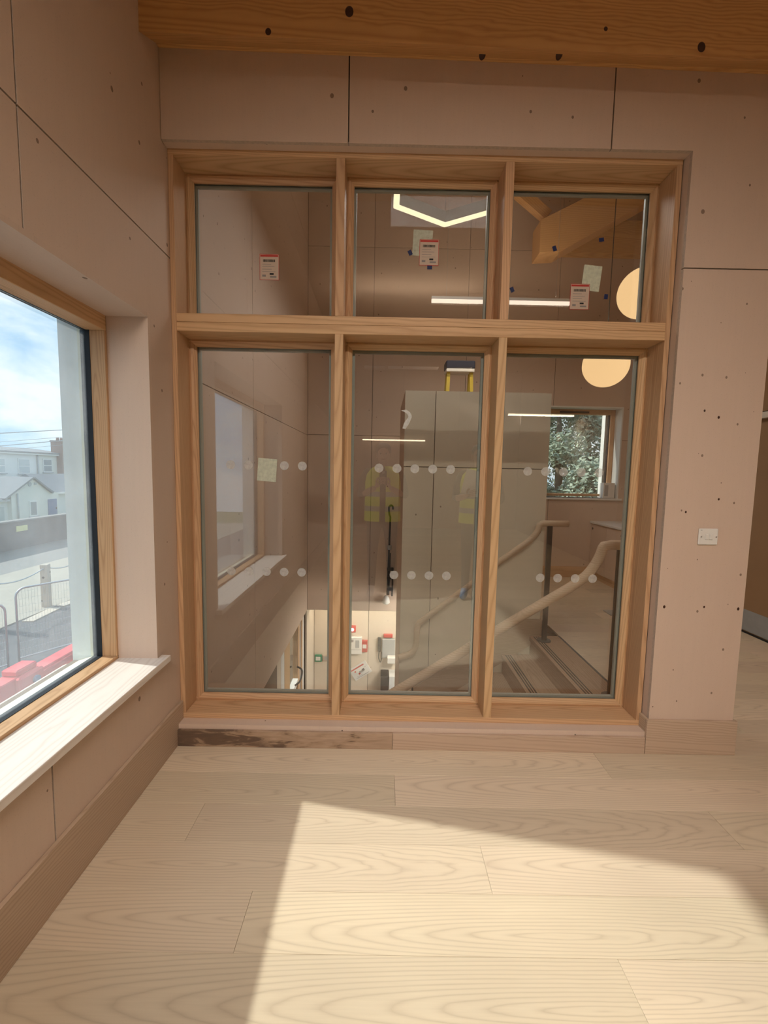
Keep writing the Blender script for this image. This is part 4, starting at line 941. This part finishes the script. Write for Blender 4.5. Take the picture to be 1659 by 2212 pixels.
def ell_loft(rings, n=28, gap=0.0):
    bm = bmesh.new(); R = []
    for z, rx, ry, cy in rings:
        R.append([bm.verts.new((rx*math.copysign(abs(math.cos(a))**.8, math.cos(a)), cy+ry*math.copysign(abs(math.sin(a))**.8, math.sin(a)), z)) for a in [PI/2+gap+(2*PI-2*gap)*k/n for k in range(n+(1 if gap else 0))]])
    N = len(R[0])
    for A, B in zip(R, R[1:]):
        for k in range(N if not gap else N-1): bm.faces.new((A[k], A[(k+1) % N], B[(k+1) % N], B[k])).smooth = True
    return mesh_from(bm, True)
def person(loc, rotz, label, arms, shoe, hands):
    e_ = empty('person', loc, label, 'person'); ch = []
    pel, sp, chs, nk = (0, 0, .93), (0, .005, 1.12), (0, -.005, 1.31), (0, 0, 1.45)
    ch.append([(pel, (.155, .115)), (sp, (.15, .105)), (chs, (.165, .115)), (nk, (.055, .055)), ((0, .015, 1.52), (.055, .06)), ((0, .03, 1.575), (.072, .085)), ((0, .02, 1.64), (.074, .092)), ((0, .01, 1.685), (.05, .065))])
    for s in (-1, 1):
        ch.append([(pel, (.155, .115)), ((s*.095, 0, .84), .092), ((s*.105, .015, .49), .06), ((s*.11, -.02, .10), .042), ((s*.115, .02, .05), .045), ((s*.125, .13, .038), .038)])
        sh, el, wr = arms[0 if s < 0 else 1]
        ch.append([(chs, (.165, .115)), (sh, .065), (tuple((a+b)/2 for a, b in zip(sh, el)), .052), (el, .045), (wr, .030)])
    body = skinmesh(ch)
    fing = []
    for s, (wr, pd, ud, curl) in zip((-1, 1), hands):      # wrist, palm direction, finger spread direction, curl direction
        wr, pd, ud, cu = Vector(wr), Vector(pd).normalized(), Vector(ud).normalized(), Vector(curl).normalized()
        palm = [(tuple(wr), .024), (tuple(wr+pd*.035), (.036, .018)), (tuple(wr+pd*.075), (.036, .015))]; fing.append(palm)
        for k, ln in enumerate((.070, .080, .074, .058)):
            b = wr+pd*.070+ud*(.027-.018*k); fing.append([(tuple(b), .0095), (tuple(b+pd*ln*.45+cu*.006), .009), (tuple(b+pd*ln*.72+cu*ln*.28), .0085), (tuple(b+pd*ln*.80+cu*ln*.60), .0075)])
        b = wr+pd*.025+ud*.028; fing.append([(tuple(b), .012), (tuple(b+pd*.028+ud*.022), .011), (tuple(b+pd*.058+ud*.028+cu*.012), .009)])
    hand = skinmesh(fing, sub=1); me = join([body, hand])
    for m in ('skin', 'jacket', 'trousers', shoe): me.materials.append(MATS[m])
    hw = [Vector(h[0]) for h in hands]
    for p in me.polygons:
        c = p.center
        p.material_index = 3 if c.z < .115 else 2 if c.z < .93 else 0 if (c.z > 1.455 and abs(c.x) < .13) else 1
        if c.z > .93 and min((c-h).length for h in hw) < .17 and c.y > .10 and any((c-h).dot(Vector(hd[1])) > -.01 for h, hd in zip(hw, hands)): p.material_index = 0
    b = link('body', me, None, e_, loc)
    # face and hair
    hd = b
    def blob(n, p, r, mat, sc_=(1, 1, 1)):
        o = lathe(n, [(r*math.sin(a)+1e-5, -r*math.cos(a)) for a in [PI*i/8 for i in range(9)]], mat, e_, Vector(loc)+Vector(p), 14); o.scale = sc_
    for s in (-1, 1):
        blob('eye', (s*.03, .108, 1.60), .010, 'eye_dark'); blob('ear', (s*.076, .015, 1.585), .026, 'skin', (.4, .7, 1.2))
    blob('nose', (0, .118, 1.575), .017, 'skin', (.8, 1, 1.4)); blob('mouth', (0, .108, 1.538), .018, 'lip', (1.3, .4, .4))
    hm = ell_loft([(1.60, .084, .075, -.03), (1.64, .087, .090, -.008), (1.675, .082, .090, .004), (1.705, .062, .070, .004), (1.722, .025, .03, .004), (1.725, .002, .002, .004)]); link('hair', hm, 'hair', e_, loc)
    vest = ell_loft([(.86, .205, .150, 0), (.98, .200, .148, 0), (1.12, .198, .146, 0), (1.28, .205, .150, 0), (1.38, .185, .140, 0), (1.435, .135, .105, 0), (1.465, .088, .085, 0)], 40, .10); vo = link('vest', vest, 'hi_vis', e_, loc)
    for z in (1.0, 1.16): link('vest_band', ell_loft([(z-.028, .2045, .152, 0), (z+.028, .2035, .151, 0)], 40, .10), 'reflective_band', vo, loc)
    e_.rotation_euler.z = rotz
    return e_
aL = ((-.19, -.01, 1.385), (-.255, .04, 1.13), (-.075, .165, 1.235)); aR = ((.19, -.01, 1.385), (.255, .04, 1.13), (.075, .165, 1.235))
pe = person((1.027, -.235, 0), 0, 'person in hi-vis vest taking the photo, mirrored in the lower middle pane', (aL, aR), 'shoe_white',
            (((-.075, .165, 1.235), (.45, .55, .75), (-.3, -.2, .8), (.85, .3, -.1)), ((.075, .165, 1.235), (-.45, .55, .75), (.3, -.2, .8), (-.85, .3, -.1))))
ph = empty('phone', (1.027, -.012, 1.33), 'dark phone held up by the person in hi-vis vest', 'phone')
box('case', (.988, 1.066), (-.020, -.012), (1.262, 1.416), 'black_plastic', ph, .003); box('lens_ring', (1.012, 1.042), (-.0125, -.0105), (1.385, 1.412), 'steel', ph, .003)
bL = ((-.19, -.01, 1.385), (-.25, .03, 1.12), (-.12, .22, 1.16)); bR = ((.19, -.01, 1.385), (.25, .0, 1.11), (.14, .20, 1.10))
pe2 = person((2.08, -.16, 0), .25, 'second person in hi-vis vest and blue overshoes, mirrored beside the right mullion', (bL, bR), 'shoe_blue',
             (((-.12, .22, 1.16), (.5, .7, .3), (-.2, .1, .9), (.8, -.2, .2)), ((.14, .20, 1.10), (-.4, .8, .2), (.2, .1, .9), (-.8, -.2, .2))))
bm = bmesh.new(); bm_box(bm, (-.11, -.001, -.15), (.11, .001, .15)); o = link('paper_sheet', mesh_from(bm), 'paper_white', None, (1.97, .125, 1.30)); o.rotation_euler = (-.5, .25, .25); tag(o, 'white sheet held by the second person', 'paper')
